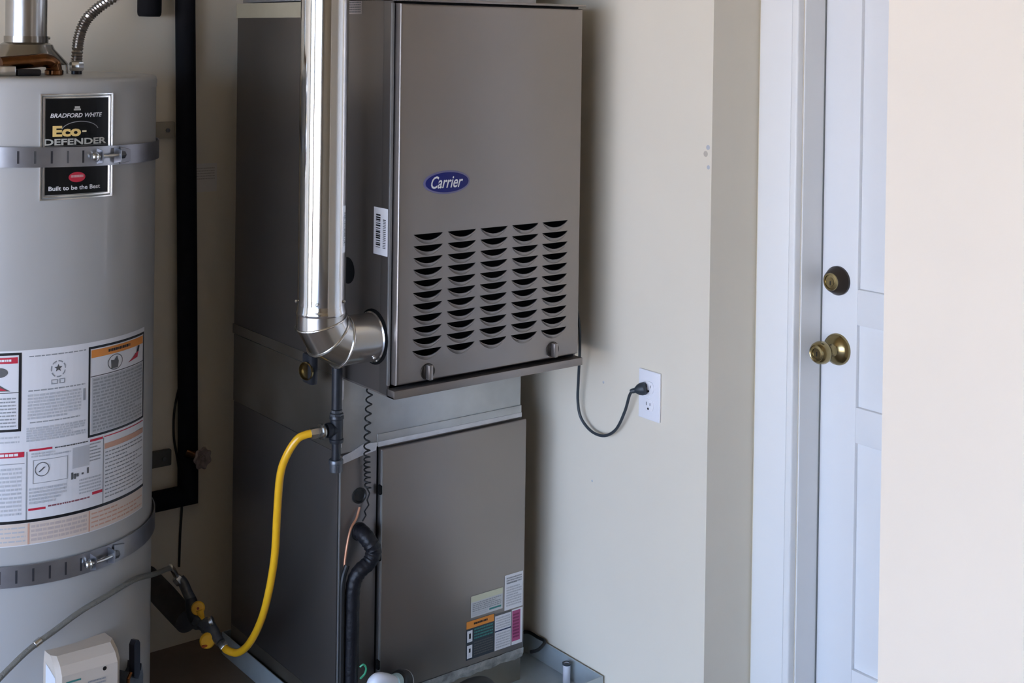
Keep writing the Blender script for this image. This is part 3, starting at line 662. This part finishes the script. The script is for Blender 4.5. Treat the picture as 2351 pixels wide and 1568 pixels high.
txt(bad, 'BRADFORD WHITE', -97.8, -75.4, 1.4565, 1.4655, M_white, shear=.25, bold=.02)
txt(bad, 'Eco', -96.8, -85.0, 1.4175, 1.4400, M_gold, k=.0031, bold=.045)
patch(bad, 'letter_dash', -84.5, -82.6, 1.4260, 1.4295, M_pgold, .0031)
txt(bad, 'DEFENDER', -100.2, -73.2, 1.4005, 1.4135, M_sgrey, k=.0032, bold=.03)
patch(bad, 'badge_line', -99.4, -72.4, 1.3975, 1.3990, M_dgrey, .0029)
txt(bad, 'Built to be the Best', -98.2, -76.0, 1.3075, 1.3165, M_white, bold=.02)
# small crest above the name, arc over the lettering, red oval
b = B(); f = CF(.0031)
for a0, a1, z0, z1 in ((-88.2, -85.2, 1.4710, 1.4745), (-87.8, -85.6, 1.4750, 1.4795)): quadstrip(b, f, a0, a1, z0, z1, 2)
obj('crest', b, M_sgrey, bad, recalc=False)
b = B()
for i in range(16):
    t0 = PI * (0.08 + .84 * i / 16); t1 = PI * (0.08 + .84 * (i + 1) / 16)
    p = [f(-85.2 - 8 * math.cos(t), 1.428 + .0195 * math.sin(t)) for t in (t0, t1)]; q = [f(-85.2 - 8.3 * math.cos(t), 1.428 + .0210 * math.sin(t)) for t in (t0, t1)]
    b.faces.new([b.verts.new(v) for v in (p[0], p[1], q[1], q[0])])
obj('arc_mark', b, M_print, bad, recalc=False)
b = B(); b.faces.new([b.verts.new(f(-86.5 + 3.6 * math.cos(2 * PI * i / 28), 1.3335 + .0105 * math.sin(2 * PI * i / 28))) for i in range(28)])
obj('red_oval', b, M_red, bad, 'red oval', recalc=False)
b = B(); words(b, CF(.0038), -89.2, -83.8, 1.3325, 1.3385, 1, 4, fill=.8); obj('print', b, mat('print_pink', (.75, .42, .42), .5), bad, recalc=False)

# warning label sheet
A0, A1 = -150.0, -44.6
wl = patch(H, 'warning_label', A0, A1, 0.588, 0.986, M_paper, .0006, 'large white printed warning label')
patch(wl, 'peach_strip', A0, A1 - .4, 0.590, 0.634, M_peach, .0009, 'peach strip along the bottom')
frame(wl, 'danger_frame', -128, -107.9, 0.822, 0.982, 1.1, .0050, M_black, .0011)
patch(wl, 'red_header', -126.5, -109.4, 0.9605, 0.9730, M_red, .0012, 'red header')
prt(wl, -124, -111.8, 0.9625, 0.9715, 1, M_white, 31, k=.0016, fill=.5)
prt(wl, -126.5, -110, 0.830, 0.893, 9, M_print, 32, fill=.4)
patch(wl, 'rule', -126.9, -109.0, 0.9005, 0.902, M_dgrey, .0012)
# person pictogram: head and reclining body
b = B(); f = CF(.0014)
b.faces.new([b.verts.new(f(-116.6 + 3.4 * math.cos(2 * PI * i / 20), 0.9425 + .010 * math.sin(2 * PI * i / 20))) for i in range(20)])
b.faces.new([b.verts.new(f(a, z)) for a, z in ((-121, .905), (-112.2, .9045), (-114.4, .9105), (-117.5, .921), (-119, .930), (-121, .932))])
obj('pictogram', b, M_dgrey, wl, recalc=False)
b = B(); b.faces.new([b.verts.new(f(a, z)) for a, z in ((-119.5, .9065), (-113.5, .9062), (-116, .912), (-118.5, .917))]); 
for v in b.verts: v.co += (v.co - Vector((HX, HY, v.co.z))).normalized() * .0004
obj('pictogram', b, M_red, wl, recalc=False)
# star mark and lettering
b = B(); sp = [f(-93.4 + (1.75 if i % 2 == 0 else .75) * math.sin(2 * PI * i / 10), 0.9435 + (.0085 if i % 2 == 0 else .0036) * math.cos(2 * PI * i / 10)) for i in range(10)]
b.faces.new([b.verts.new(v) for v in sp]); obj('star_mark', b, M_dgrey, wl, recalc=False)
b = B()
for i in range(28):
    if i % 4 == 3: continue
    t0 = 2 * PI * i / 28; t1 = 2 * PI * (i + 1) / 28
    b.faces.new([b.verts.new(v) for v in (f(-93.4 + 2.7 * math.sin(t0), .9420 + .0150 * math.cos(t0)), f(-93.4 + 2.7 * math.sin(t1), .9420 + .0150 * math.cos(t1)), f(-93.4 + 3.1 * math.sin(t1), .9420 + .0175 * math.cos(t1)), f(-93.4 + 3.1 * math.sin(t0), .9420 + .0175 * math.cos(t0)))])
obj('ring_mark', b, M_print, wl, recalc=False)
frame(wl, 'mark_frame', -96.2, -93.6, 0.9115, 0.9210, .35, .0016, M_print, .0014)
frame(wl, 'mark_frame', -92.9, -90.6, 0.9115, 0.9215, .35, .0016, M_print, .0014)
prt(wl, -105.0, -81.5, 0.9705, 0.9745, 1, M_print, 33, fill=.6)
prt(wl, -105.2, -81.8, 0.9000, 0.9045, 1, M_print, 34, fill=.6)
prt(wl, -105.4, -83.5, 0.8430, 0.8960, 8, M_pale, 35, fill=.62); prt(wl, -104.5, -84.0, 0.8350, 0.8400, 1, M_print, 36, fill=.5)
prt(wl, -105.8, -81.5, 0.7985, 0.8280, 6, M_pale, 37, fill=.75)
patch(wl, 'rule', -82.6, -81.6, 0.868, 0.893, M_print, .0012)
prt(wl, -128, -108.5, 0.7960, 0.8150, 2, M_pale, 38, fill=.35)
# orange warning box
frame(wl, 'warning_frame', -80.3, -45.0, 0.787, 0.9765, .9, .0050, M_black, .0011)
patch(wl, 'orange_header', -79.0, -46.4, 0.9525, 0.9690, M_orange, .0012, 'orange header')
prt(wl, -70.5, -57, 0.9560, 0.9665, 1, M_black, 39, k=.0016, fill=.55)
b = B()
for i in range(26):
    t0 = 2 * PI * i / 26; t1 = 2 * PI * (i + 1) / 26
    b.faces.new([b.verts.new(v) for v in (f(-66.5 + 3.9 * math.sin(t0), .9340 + .0150 * math.cos(t0)), f(-66.5 + 3.9 * math.sin(t1), .9340 + .0150 * math.cos(t1)), f(-66.5 + 4.3 * math.sin(t1), .9340 + .0165 * math.cos(t1)), f(-66.5 + 4.3 * math.sin(t0), .9340 + .0165 * math.cos(t0)))])
b.faces.new([b.verts.new(f(a, z)) for a, z in ((-68.8, .921), (-65, .921), (-64.6, .934), (-65.6, .946), (-67.2, .938), (-69.0, .940))])
obj('pictogram', b, M_dgrey, wl, recalc=False)
b = B(); b.faces.new([b.verts.new(f(a, z)) for a, z in ((-58.5, .9230), (-51.4, .9275), (-50.4, .9400), (-53.2, .9370), (-55.5, .9290))]); obj('pictogram', b, M_red, wl, recalc=False)
b = B(); b.faces.new([b.verts.new(f(a, z)) for a, z in ((-52.2, .9385), (-50.3, .9395), (-49.6, .9515), (-51.0, .9520))]); obj('pictogram', b, M_black, wl, recalc=False)
patch(wl, 'rule', -79.3, -46.0, 0.9125, 0.9145, M_dgrey, .0012)
patch(wl, 'grey_field', -78.6, -46.6, 0.793, 0.9110, M_pale, .0010)
prt(wl, -78.0, -47.0, 0.7960, 0.9090, 16, M_print, 40, fill=.55)
# lower grid
patch(wl, 'rule', A0, A1 + .2, 0.6345, 0.6405, M_black, .0012, 'heavy black rule')
for a in (-105.6, -72.6): patch(wl, 'rule', a - .25, a + .25, 0.6405, 0.779, M_print, .0012)
patch(wl, 'red_header', -130, -106.6, 0.7690, 0.7800, M_red, .0012, 'red header'); prt(wl, -127, -108.8, 0.771, 0.7785, 1, M_white, 41, k=.0016, fill=.7)
patch(wl, 'rule', A0, -106.4, 0.7555, 0.7570, M_print, .0012)
prt(wl, -130, -107.5, 0.65, 0.750, 12, M_pale, 42, fill=.5)
patch(wl, 'red_bar', -104.6, -95.5, 0.7790, 0.7832, M_red, .0012); patch(wl, 'red_bar', -79.2, -72.9, 0.7775, 0.7825, M_red, .0012)
prt(wl, -94.5, -80.2, 0.7788, 0.7820, 1, M_dgrey, 43, fill=.8)
patch(wl, 'red_line', -72.2, -45.4, 0.7800, 0.7822, M_red, .0012)
patch(wl, 'red_bar', -104.8, -98.0, 0.6580, 0.6625, M_red, .0012); patch(wl, 'red_bar', -78.0, -73.0, 0.6655, 0.6715, M_red, .0012)
prt(wl, -97.0, -79.0, 0.6605, 0.6650, 1, mat('print_maroon', (.25, .08, .10), .5), 44, fill=.7)
prt(wl, -104.6, -89.5, 0.6700, 0.7050, 5, M_pale, 45, fill=.6); prt(wl, -103.8, -88.0, 0.7650, 0.7760, 2, M_pale, 46, fill=.6)
patch(wl, 'grey_field', -87.0, -79.5, 0.7300, 0.7730, M_pale, .0011); prt(wl, -79.3, -74.0, 0.735, 0.7760, 6, M_print, 47, fill=.4)
prt(wl, -84.0, -73.6, 0.6720, 0.7060, 5, M_pale, 48, fill=.5)
frame(wl, 'diagram_frame', -103.2, -89.0, 0.7120, 0.7600, .3, .0012, M_print, .0012)
b = B()
for i in range(22):
    t0 = 2 * PI * i / 22; t1 = 2 * PI * (i + 1) / 22
    b.faces.new([b.verts.new(v) for v in (f(-99.5 + 2.6 * math.sin(t0), .7400 + .0130 * math.cos(t0)), f(-99.5 + 2.6 * math.sin(t1), .7400 + .0130 * math.cos(t1)), f(-99.5 + 2.9 * math.sin(t1), .7400 + .0145 * math.cos(t1)), f(-99.5 + 2.9 * math.sin(t0), .7400 + .0145 * math.cos(t0)))])
b.faces.new([b.verts.new(f(a, z)) for a, z in ((-101.0, .7350), (-100.4, .7345), (-98.2, .7440), (-98.8, .7450))])
obj('diagram', b, M_dgrey, wl, recalc=False)
b = B()
for a, z0_, z1_ in ((-87.6, .7080, .7225), (-86.4, .7080, .7190), (-85.2, .7120, .7185), (-83.0, .7140, .7180), (-80.6, .7140, .7260)): quadstrip(b, f, a, a + .9, z0_, z1_)
obj('diagram', b, M_dgrey, wl, recalc=False)
patch(wl, 'orange_field', -72.0, -45.4, 0.7545, 0.7660, M_oprint, .0012)
prt(wl, -71.6, -46.0, 0.6480, 0.7510, 13, M_print, 49, fill=.32)
for a in (-104.6, -79.2): patch(wl, 'peach_rule', a - .35, a + .35, 0.590, 0.633, M_oprint, .0013)
prt(wl, -130, -105.8, 0.594, 0.630, 4, M_pale, 50, fill=.35); prt(wl, -103.6, -80.4, 0.594, 0.630, 4, mat('print_dusky', (.52, .44, .41), .5), 51, fill=.6); prt(wl, -78.2, -46, 0.594, 0.630, 4, M_oprint, 52, fill=.35)

# gas control box (only its upper half is in the photo)
def control():
    c = Vector((HX, HY, 0)); ang = math.radians(-84.5); er = Vector((math.cos(ang), math.sin(ang), 0)); et = Vector((-math.sin(ang), math.cos(ang), 0)); ez = Vector((0, 0, 1))
    fn = lambda t, r, z: c + er * (HR + r) + et * t + ez * z
    bm = B()
    sec = [(-.066, .000), (-.066, .050), (-.058, .062), (.055, .075), (.066, .062), (.066, .006)]
    def ring(z, s, dr): return [fn(t * s, max(r - dr, -.012) if r > .01 else r - .008, z) for t, r in sec]
    ringloft(bm, [ring(0.200, 1, 0), ring(0.335, 1, 0.0), ring(0.352, .99, .010), ring(0.366, .97, .030)])
    k = obj('gas_control', bm, M_ctrl, H, 'off-white gas control box', sharp=.4)
    bm = B()
    v = [fn(-.0665, .004, .21), fn(-.0665, .0495, .21), fn(-.0665, .0495, .330), fn(-.0665, .004, .345)]; bm.faces.new([bm.verts.new(p) for p in v])
    obj('side_cover', bm, M_ctrlw, k, 'bluish white side', recalc=False)
    nrm = ((fn(.055, .075, 0) - fn(-.058, .062, 0))).normalized()
    def ff(t, z, q=.001):
        s = (t + .058) / .113; base = fn(-.058, .062, z).lerp(fn(.055, .075, z), s)
        o_ = Vector((nrm.y, -nrm.x, 0)); o_ = o_ if o_.dot(er) > 0 else -o_
        return base + o_ * q
    bm = B(); bm.faces.new([bm.verts.new(ff(-.028 + .019 * math.cos(2 * PI * i / 28), .279 + .023 * math.sin(2 * PI * i / 28))) for i in range(28)])
    obj('red_dial', bm, M_red, k, 'red round print', recalc=False)
    bm = B(); quadstrip(bm, ff, -.050, -.020, .3190, .3225); obj('print', bm, M_teal, k, recalc=False)
    bm = B(); words(bm, ff, -.006, .030, .300, .313, 2, 6, fill=.5); obj('print', bm, M_print, k, recalc=False)
    obj('hole', lathe(B(), [(.0042, 0), (.0042, .0006), (.0001, .0006)], ff(.028, .3290, .0006), er, 14), M_black, k)
    obj('cable_stub', tube(B(), [fn(-.070, .03, .255), fn(-.085, .045, .245), fn(-.115, .05, .20)], .011, 10), M_cablem, k)
control()
def lever():
    ang = math.radians(-61); er = Vector((math.cos(ang), math.sin(ang), 0)); et = Vector((-math.sin(ang), math.cos(ang), 0))
    c = Vector((HX, HY, 0)); fn = lambda t, r, z: c + er * (HR + r) + et * t + Vector((0, 0, z))
    bm = B(); pts = [(-.010, .330), (-.004, .338), (.004, .336), (.009, .328), (.010, .262), (.004, .252), (-.009, .262)]
    ringloft(bm, [[fn(t, .030, z) for t, z in pts], [fn(t, .044, z) for t, z in pts]])
    k = obj('drain_valve', bm, M_lever, H, 'dark blue upright drain valve lever')
    bm = B(); pts = [(-.026, .15), (-.026, .262), (-.018, .275), (-.006, .266), (.010, .250), (.022, .262), (.024, .275), (.030, .250), (.030, .15)]
    ringloft(bm, [[fn(t, -.005, z) for t, z in pts], [fn(t, .036, z) for t, z in pts]])
    obj('valve_housing', bm, M_ironf, k, 'grey metal housing')
    obj('valve_tube', tube(B(), [fn(-.021, .038, .15), fn(-.021, .038, .262), fn(-.012, .038, .272)], .004, 8), M_copper, k)
lever()

# draft hood and flue
Dh = thing('heater_flue', 'shiny metal flue pipe and flared draft hood on top of the water heater', 'flue', (HX, HY, 1.5385))
obj('flue_pipe', lathe(B(), [(.0450, 1.612), (.0440, 1.620), (.0440, 2.598)], (HX, HY, 0), seg=48, cap=False), mat('dull_flue_steel', (.48, .48, .48), .24, metal=1, var=.08, vscale=15, bump=.1, bscale=12), Dh)
obj('draft_hood', lathe(B(), [(.0470, 1.622), (.0470, 1.608), (.0560, 1.603), (.0600, 1.594), (.087, 1.564), (.090, 1.559), (.085, 1.559), (.060, 1.585)], (HX, HY, 0), seg=56, cap=False), mat('draft_hood_steel', (.34, .32, .29), .22, metal=1, var=.1, vscale=12), Dh)
for a in (-20, 100, 220, -75):
    obj('hood_leg', tube(B(), [HP(a, 1.562, .085), HP(a, 1.5390, .088)], .0035, 8), M_steel, Dh)
screw((HX + .0455, HY - .01, 1.618), (1, -.2, 0), Dh)
cpf = thing('copper_elbow', 'tarnished copper elbow fitting in front of the draft hood', 'pipe fitting', (-0.58, 0.43, 1.5386))
obj('elbow', tube(B(), cr_spline([(-0.578, 0.440, 1.539), (-0.578, 0.440, 1.552), (-0.583, 0.438, 1.565), (-0.600, 0.434, 1.571), (-0.630, 0.428, 1.569), (-0.70, 0.415, 1.564)], 6), [.0165] * 12 + [.015] * 19, 18), M_copper, cpf)
obj('socket', lathe(B(), [(.0175, 0), (.0195, .002), (.0195, .010), (.0175, .012)], (-0.578, 0.440, 1.5386), seg=20), M_copper, cpf)
bkf = thing('hood_gap_block', 'flat black block in place of the dark gap under the hood, with a silver end', 'pipe fitting', (-0.66, 0.39, 1.5386))
obj('cap', box(B(), -0.672, -0.622, 0.385, 0.42, 1.5388, 1.553, .004), M_black, bkf)  # black block stands in for the dark gap under the hood lip
obj('end_plate', box(B(), -0.73, -0.675, 0.383, 0.42, 1.5388, 1.560, .003), M_steel, bkf, 'silver end')

# hot water flexible connector
fx = thing('flexible_connector', 'ribbed steel flexible water connector curving up from the heater top', 'hose', (-0.508, 0.5, 1.5386))
obj('nipple', cyl(B(), (-0.508, 0.5, 1.5387), (-0.508, 0.5, 1.549), .0115, 18), M_iron, fx)
obj('hex_nut', hexnut(B(), (-0.508, 0.5, 1.546), (-0.508, 0.5, 1.566), .0155), M_steel, fx)
base = cr_spline([(-0.508, 0.5, 1.566), (-0.507, 0.5, 1.587), (-0.503, 0.5, 1.621), (-0.490, 0.5, 1.656), (-0.466, 0.5, 1.683), (-0.424, 0.5, 1.714), (-0.365, 0.5, 1.755), (-0.335, 0.5, 1.80), (-0.33, 0.52, 1.90)], 26)
# resample evenly for ribs
acc = [base[0]]; 
for p in base[1:]:
    if (p - acc[-1]).length > 0.0013: acc.append(p)
obj('corrugated_tube', tube(B(), acc, [.0118 + .0014 * math.sin(i * 2 * PI / 4.0) for i in range(len(acc))], 14), M_flex, fx)

# seismic straps
def strap(zc, hw, tilt, label, knob_a, slots, brz, label2=None):
    s = thing('heater_strap', label, 'strap', (HX, HY, zc), 'galvanised straps round the heater')
    # tilt: raises the left side / lowers the right
    def f(a, dz, k): return HP(a, zc + dz - tilt * math.cos(math.radians(a)) , HR + k)
    bm = B(); rings = []
    for i in range(97):
        a = -185 + 205 * i / 96
        rings.append([f(a, -hw, .0052), f(a, -hw, .0078), f(a, hw, .0078), f(a, hw, .0052)])
    ringloft(bm, rings)
    bd = obj('band', bm, M_strap, s)
    # tail to the wall bracket
    bm = B(); pa = f(20, 0, .0065); q = Vector((-0.175, 0.868, brz))
    rings = []
    for i in range(9):
        p = pa.lerp(q, i / 8); n = Vector((.0012, -.0005, 0)); rings.append([p + Vector((0, 0, -hw)) - n, p + Vector((0, 0, -hw)) + n, p + Vector((0, 0, hw)) + n, p + Vector((0, 0, hw)) - n])
    ringloft(bm, rings); obj('tail', bm, M_strap, s)
    br = obj('wall_bracket', box(B(), -0.172, -0.114, 0.868, 0.8845, brz - .021, brz + .022, .004), mat('painted_bracket_%d' % (zc * 10), (.34, .30, .23) if zc > 1 else (.09, .085, .075), .6), s, 'bracket screwed to the wall')
    obj('bolt', lathe(B(), [(.006, 0), (.006, .003), (.003, .004), (.0001, .004)], (-0.136, 0.868, brz), (0, -1, 0), 6), M_dgrey, br)
    for i, a in enumerate(slots):
        m = M_strapd if i % 5 != 4 else M_white
        b = B(); quadstrip(b, lambda u, v: f(u, v, .0081), a - .42, a + .42, -hw * .62, hw * .62, 1); obj('slot', b, M_strapd if zc < 1 or i % 2 == 0 else M_ironf, bd, recalc=False)
    # tension bolt with folded tabs
    def g(a, dz, k): return f(a, dz, k)
    ka = knob_a
    tb = obj('tension_bolt', tube(B(), [g(ka - 4, .0, .019), g(ka + 2, 0, .0195), g(ka + 8, .001, .019)], .0042, 10), M_steel, s)
    obj('bolt_head', lathe(B(), [(.010, 0), (.011, .001), (.011, .003), (.0075, .004), (.0075, .010), (.005, .012)], g(ka - 3.4, 0, .019), g(ka - 8, 0, .019) - g(ka - 3.4, 0, .019), 12), M_steel, tb)
    obj('nut', hexnut(B(), g(ka + 7.2, .001, .019), g(ka + 9.6, .001, .019), .0085), M_ironf, tb)
    for a in (ka - 2.4, ka + 6.2):
        bm = B(); p0 = [g(a, -hw * .8, .0075), g(a, hw * .8, .0075), g(a + .5, hw * .6, .026), g(a + .5, -hw * .6, .026)]; p1 = [v + (g(a + .5, 0, .003) - g(a, 0, .003)) for v in p0]
        ringloft(bm, [p0, p1]); obj('tab', bm, M_strap, s)
    bm = B(); pts = [(ka + 9, -hw * .95), (ka + 15, -hw * .75), (ka + 15, hw * .55), (ka + 9, hw * .9)]
    ringloft(bm, [[g(a, z, .0079) for a, z in pts], [g(a, z * .9, .0115) for a, z in pts]]); obj('strap_lap', bm, M_strap, s)
    return s
strap(1.376, 0.0205, 0.006, 'upper galvanised metal strap, crossing the black badge of the heater', -76.0, [-110 + 6.4 * i for i in range(5)], 1.378)
strap(0.529, 0.0215, -0.0, 'lower galvanised metal strap, below the warning label of the heater', -77.0, [-115.5 + 6.4 * i for i in range(6)], 0.512)

# ------------------------------------------------------------------ pipes and cable on the back wall
I_ = thing('insulated_pipe', 'long black foam-insulated pipe down the back wall turning toward the heater', 'pipe', (-0.08, 0.857, 0.40))
IR = 0.0262
obj('insulation', tube(B(), [(-0.103, 0.857, 2.595), (-0.096, 0.857, 1.70), (-0.083, 0.857, 1.05), (-0.074, 0.857, 0.50)], IR, 24), M_foam, I_)
bm = B(); ringloft(bm, gore((-0.074, 0.857, 0.515), (-0.0735, 0.857, 0.408), (0, 0, -1), (-.707, 0, -.707), IR + .0008), cap=False); ringloft(bm, gore((-0.0735, 0.857, 0.408), (-0.176, 0.857, 0.408), (-.707, 0, -.707), (-1, 0, 0), IR + .0008), cap=False)
obj('insulation_elbow', bm, M_foam, I_, 'mitred foam corner')
obj('bare_end', cyl(B(), (-0.164, 0.857, 0.408), (-0.30, 0.857, 0.408), .014, 16), M_brown, I_)
hv = thing('hose_valve', 'worn round wheel handle valve sticking out of the black pipe', 'valve', (-0.06, 0.82, 0.515))
obj('stem', tube(B(), [(-0.082, 0.84, 0.525), (-0.070, 0.825, 0.520), (-0.060, 0.806, 0.517)], [.014, .011, .006], 12), M_copper, hv)
bm = B(); c = Vector((-0.058, 0.802, 0.5165)); d, u, v = basis((.25, -.95, .05)); n = 60
ringloft(bm, [[c + d * h + (u * math.cos(2 * PI * k / n) + v * math.sin(2 * PI * k / n)) * (r * (1 + .10 * math.cos(7 * 2 * PI * k / n))) for k in range(n)] for r, h in ((.017, -.004), (.0265, -.002), (.0275, .002), (.024, .005), (.016, .001), (.009, .0005), (.007, .004), (.001, .0045))])
obj('wheel_handle', bm, M_wheel, hv)
o = obj('pipe_end', lathe(B(), [(.001, 0), (.026, .0005), (.0295, .005), (.0305, .012), (.0315, .922)], (-0.198, 0.848, 1.675), seg=28), M_foam)
tag(o, 'short black pipe end hanging down at the top of the back wall', 'pipe')
o = obj('black_cable', tube(B(), cr_spline([(-0.072, 0.8815, 0.76), (-0.091, 0.8812, 0.691), (-0.1035, 0.8812, 0.629), (-0.1035, 0.8812, 0.560), (-0.092, 0.8812, 0.495), (-0.084, 0.8812, 0.430), (-0.079, 0.8812, 0.375), (-0.083, 0.8812, 0.294), (-0.085, 0.8812, 0.211)], 6), .0033, 8), M_cablem)
tag(o, 'thin black cable hanging along the back wall below the insulated pipe', 'cable')
st = thing('wall_sticker', 'pale paper notice on the back wall beside the black pipe', 'sticker', (-0.01, 0.8848, 1.25))
obj('sheet', box(B(), -0.060, 0.012, 0.8842, 0.8849, 1.208, 1.284), M_stick, st)
b = B(); words(b, lambda u, v: Vector((u, .8838, v)), -0.052, 0.006, 1.24, 1.275, 5, 12, fill=.4); obj('print', b, mat('print_faint', (.50, .46, .42), .6), st, recalc=False)

# ------------------------------------------------------------------ wires and lines on the lower unit
cw = []
zz = 0.845; th = 0.0; x0c, yc = 0.0655, 0.178
while zz > 0.585:
    pitch = 0.0215 if zz > .69 else (.0215 - .0095 * min(1, (.69 - zz) / .03))
    rad = 0.0068
    sway = .0035 * math.sin(zz * 16)
    cw.append((x0c + sway + rad * math.cos(th), yc + rad * math.sin(th), zz)); th += 2 * PI / 10; zz -= pitch / 10
cw += [(0.072, .180, .575), (0.066, .181, .560), (0.070, .180, .548), (0.060, .182, .535), (0.064, .182, .525), (0.056, .184, .512)]
o = obj('coiled_wire', tube(B(), cw, .0020, 6), M_cablem)
tag(o, 'thin black coiled wire hanging in front of the transition duct', 'wire')
o = obj('copper_tube', tube(B(), cr_spline([(0.050, 0.187, 0.545), (0.038, 0.182, 0.522), (0.021, 0.177, 0.504), (0.009, 0.172, 0.473), (0.002, 0.170, 0.435), (0.001, 0.166, 0.41)], 6), .0028, 8), M_wirec)
tag(o, 'thin bare copper tube bending down beside the black grommet', 'pipe')
o = obj('refrigerant_line', tube(B(), cr_spline([(0.052, 0.1885, 0.488), (0.050, 0.165, 0.487), (0.058, 0.150, 0.470), (0.064, 0.146, 0.452), (0.052, 0.146, 0.430), (0.028, 0.150, 0.412), (0.017, 0.155, 0.385), (0.014, 0.156, 0.328), (0.013, 0.156, 0.161), (0.012, 0.156, 0.0285)], 7), [.0180 + (.0011 if i % 3 == 0 else 0) - (.0012 if i > 25 else 0) for i in range(64)], 18), M_tapeb)
tag(o, 'thick black tape-wrapped refrigerant line bending out of the lower cabinet', 'pipe')
o = obj('liquid_line', tube(B(), cr_spline([(0.002, 0.160, 0.430), (-0.010, 0.157, 0.400), (-0.0122, 0.156, 0.35), (-0.0122, 0.156, 0.2), (-0.0122, 0.156, 0.0295)], 6), .0066, 10), M_cablem)
tag(o, 'slim black line running down left of the wrapped refrigerant line', 'pipe')
pv = thing('condensate_trap', 'white and aqua plastic condensate pipe at the foot of the lower cabinet', 'pipe', (0.1, 0.13, 0.12))
obj('white_elbow', tube(B(), cr_spline([(0.052, 0.128, 0.125), (0.050, 0.120, 0.158), (0.056, 0.112, 0.172), (0.076, 0.112, 0.166), (0.104, 0.122, 0.148)], 6), .0155, 18), M_pvc, pv, 'white elbow')
obj('down_pipe', cyl(B(), (0.053, 0.130, 0.0045), (0.052, 0.128, 0.128), .013, 16), M_pvc, pv)
obj('aqua_coupling', lathe(B(), [(.0150, 0), (.0185, .002), (.0185, .024), (.0165, .027)], (0.104, 0.122, 0.147), (.62, .38, -.22), 22), M_aqua, pv, 'aqua fitting')
obj('black_collar', lathe(B(), [(.018, 0), (.0235, .002), (.0255, .012), (.0255, .034), (.0245, .036)], (0.128, 0.137, 0.138), (.72, .45, -.40), 26), M_cablem, pv, 'black rubber collar')
obj('clamp_ring', lathe(B(), [(.0262, 0), (.0268, .001), (.0268, .004), (.0262, .005)], (0.152, 0.152, 0.1247), (.72, .45, -.40), 30, cap=False), M_strap, pv)
o = obj('drain_hose', tube(B(), cr_spline([(0.20, 0.10, 0.028), (0.25, 0.095, 0.075), (0.290, 0.092, 0.094), (0.335, 0.090, 0.092), (0.362, 0.088, 0.070), (0.37, 0.085, 0.025)], 7), .016, 16), M_cablem)
tag(o, 'black drain hose arching over the pan in front of the taped base', 'hose')
o = obj('green_wire', tube(B(), cr_spline([(0.026, 0.138, 0.200), (0.033, 0.134, 0.205), (0.040, 0.134, 0.195), (0.038, 0.136, 0.182), (0.028, 0.139, 0.172)], 6), .0024, 8), M_green)
tag(o, 'short curled green ground wire beside the white elbow', 'wire')

# ------------------------------------------------------------------ outlet and power cord
O = thing('wall_outlet', 'white duplex outlet with cover plate on the right wall', 'outlet', (0.647, -0.151, 0.787))
obj('cover_plate', box(B(), 0.641, 0.6468, -0.1870, -0.1150, 0.7285, 0.8455, .0022, 3), M_cream, O)
for cz in (0.806, 0.764):
    rc = B(); n = 28; pr_ = []
    ringloft(rc, [[(0.641 - h, -0.151 + .0172 * k * math.cos(2 * PI * i / n), cz + min(.0142, max(-.0142, .0172 * math.sin(2 * PI * i / n))) * k) for i in range(n)] for h, k in ((0, 1), (.0018, 1), (.0022, .95))])
    r_ = obj('receptacle', rc, M_cream, O)
    for dy, hh in ((.0062, .0040), (-.0062, .0032)): obj('slot', box(B(), 0.6384, 0.6389, -0.151 + dy - .0010, -0.151 + dy + .0010, cz + .003 - hh, cz + .003 + hh), M_dgrey, r_)
    obj('ground_hole', lathe(B(), [(.0028, 0), (.0028, .0005), (.0001, .0005)], (0.6388, -0.151, cz - .0085), (-1, 0, 0), 14), M_black, r_)
obj('plate_screw', lathe(B(), [(.0025, 0), (.0020, .001), (.0001, .0011)], (0.641, -0.151, 0.785), (-1, 0, 0), 12), M_cream, O)
K = thing('power_cord', 'dark grey furnace power cord looping down the wall to the outlet', 'cord', (0.62, 0.0, 0.66))
kp = [(0.540, 0.075, 1.02), (0.585, 0.068, 0.99), (0.600, 0.060, 0.93), (0.607, 0.063, 0.861), (0.617, 0.078, 0.78), (0.624, 0.087, 0.722), (0.627, 0.077, 0.681), (0.628, 0.038, 0.657), (0.628, -0.01, 0.658), (0.627, -0.053, 0.685), (0.624, -0.086, 0.736), (0.620, -0.106, 0.780), (0.614, -0.124, 0.798)]
obj('cord', tube(B(), cr_spline(kp, 8), [.0036] * 97, 12), M_cord, K)
obj('plug', lathe(B(), [(.0045, 0), (.0060, .006), (.0062, .012), (.0125, .020), (.0150, .028), (.0150, .036), (.0120, .0395)], (0.611, -0.118, 0.794), (.025, -.033, .012), 20), M_cord, K)

print('OBJECTS', len(bpy.data.objects), 'TRIS', sum(len(o.data.polygons) for o in bpy.data.objects if o.type == 'MESH'))
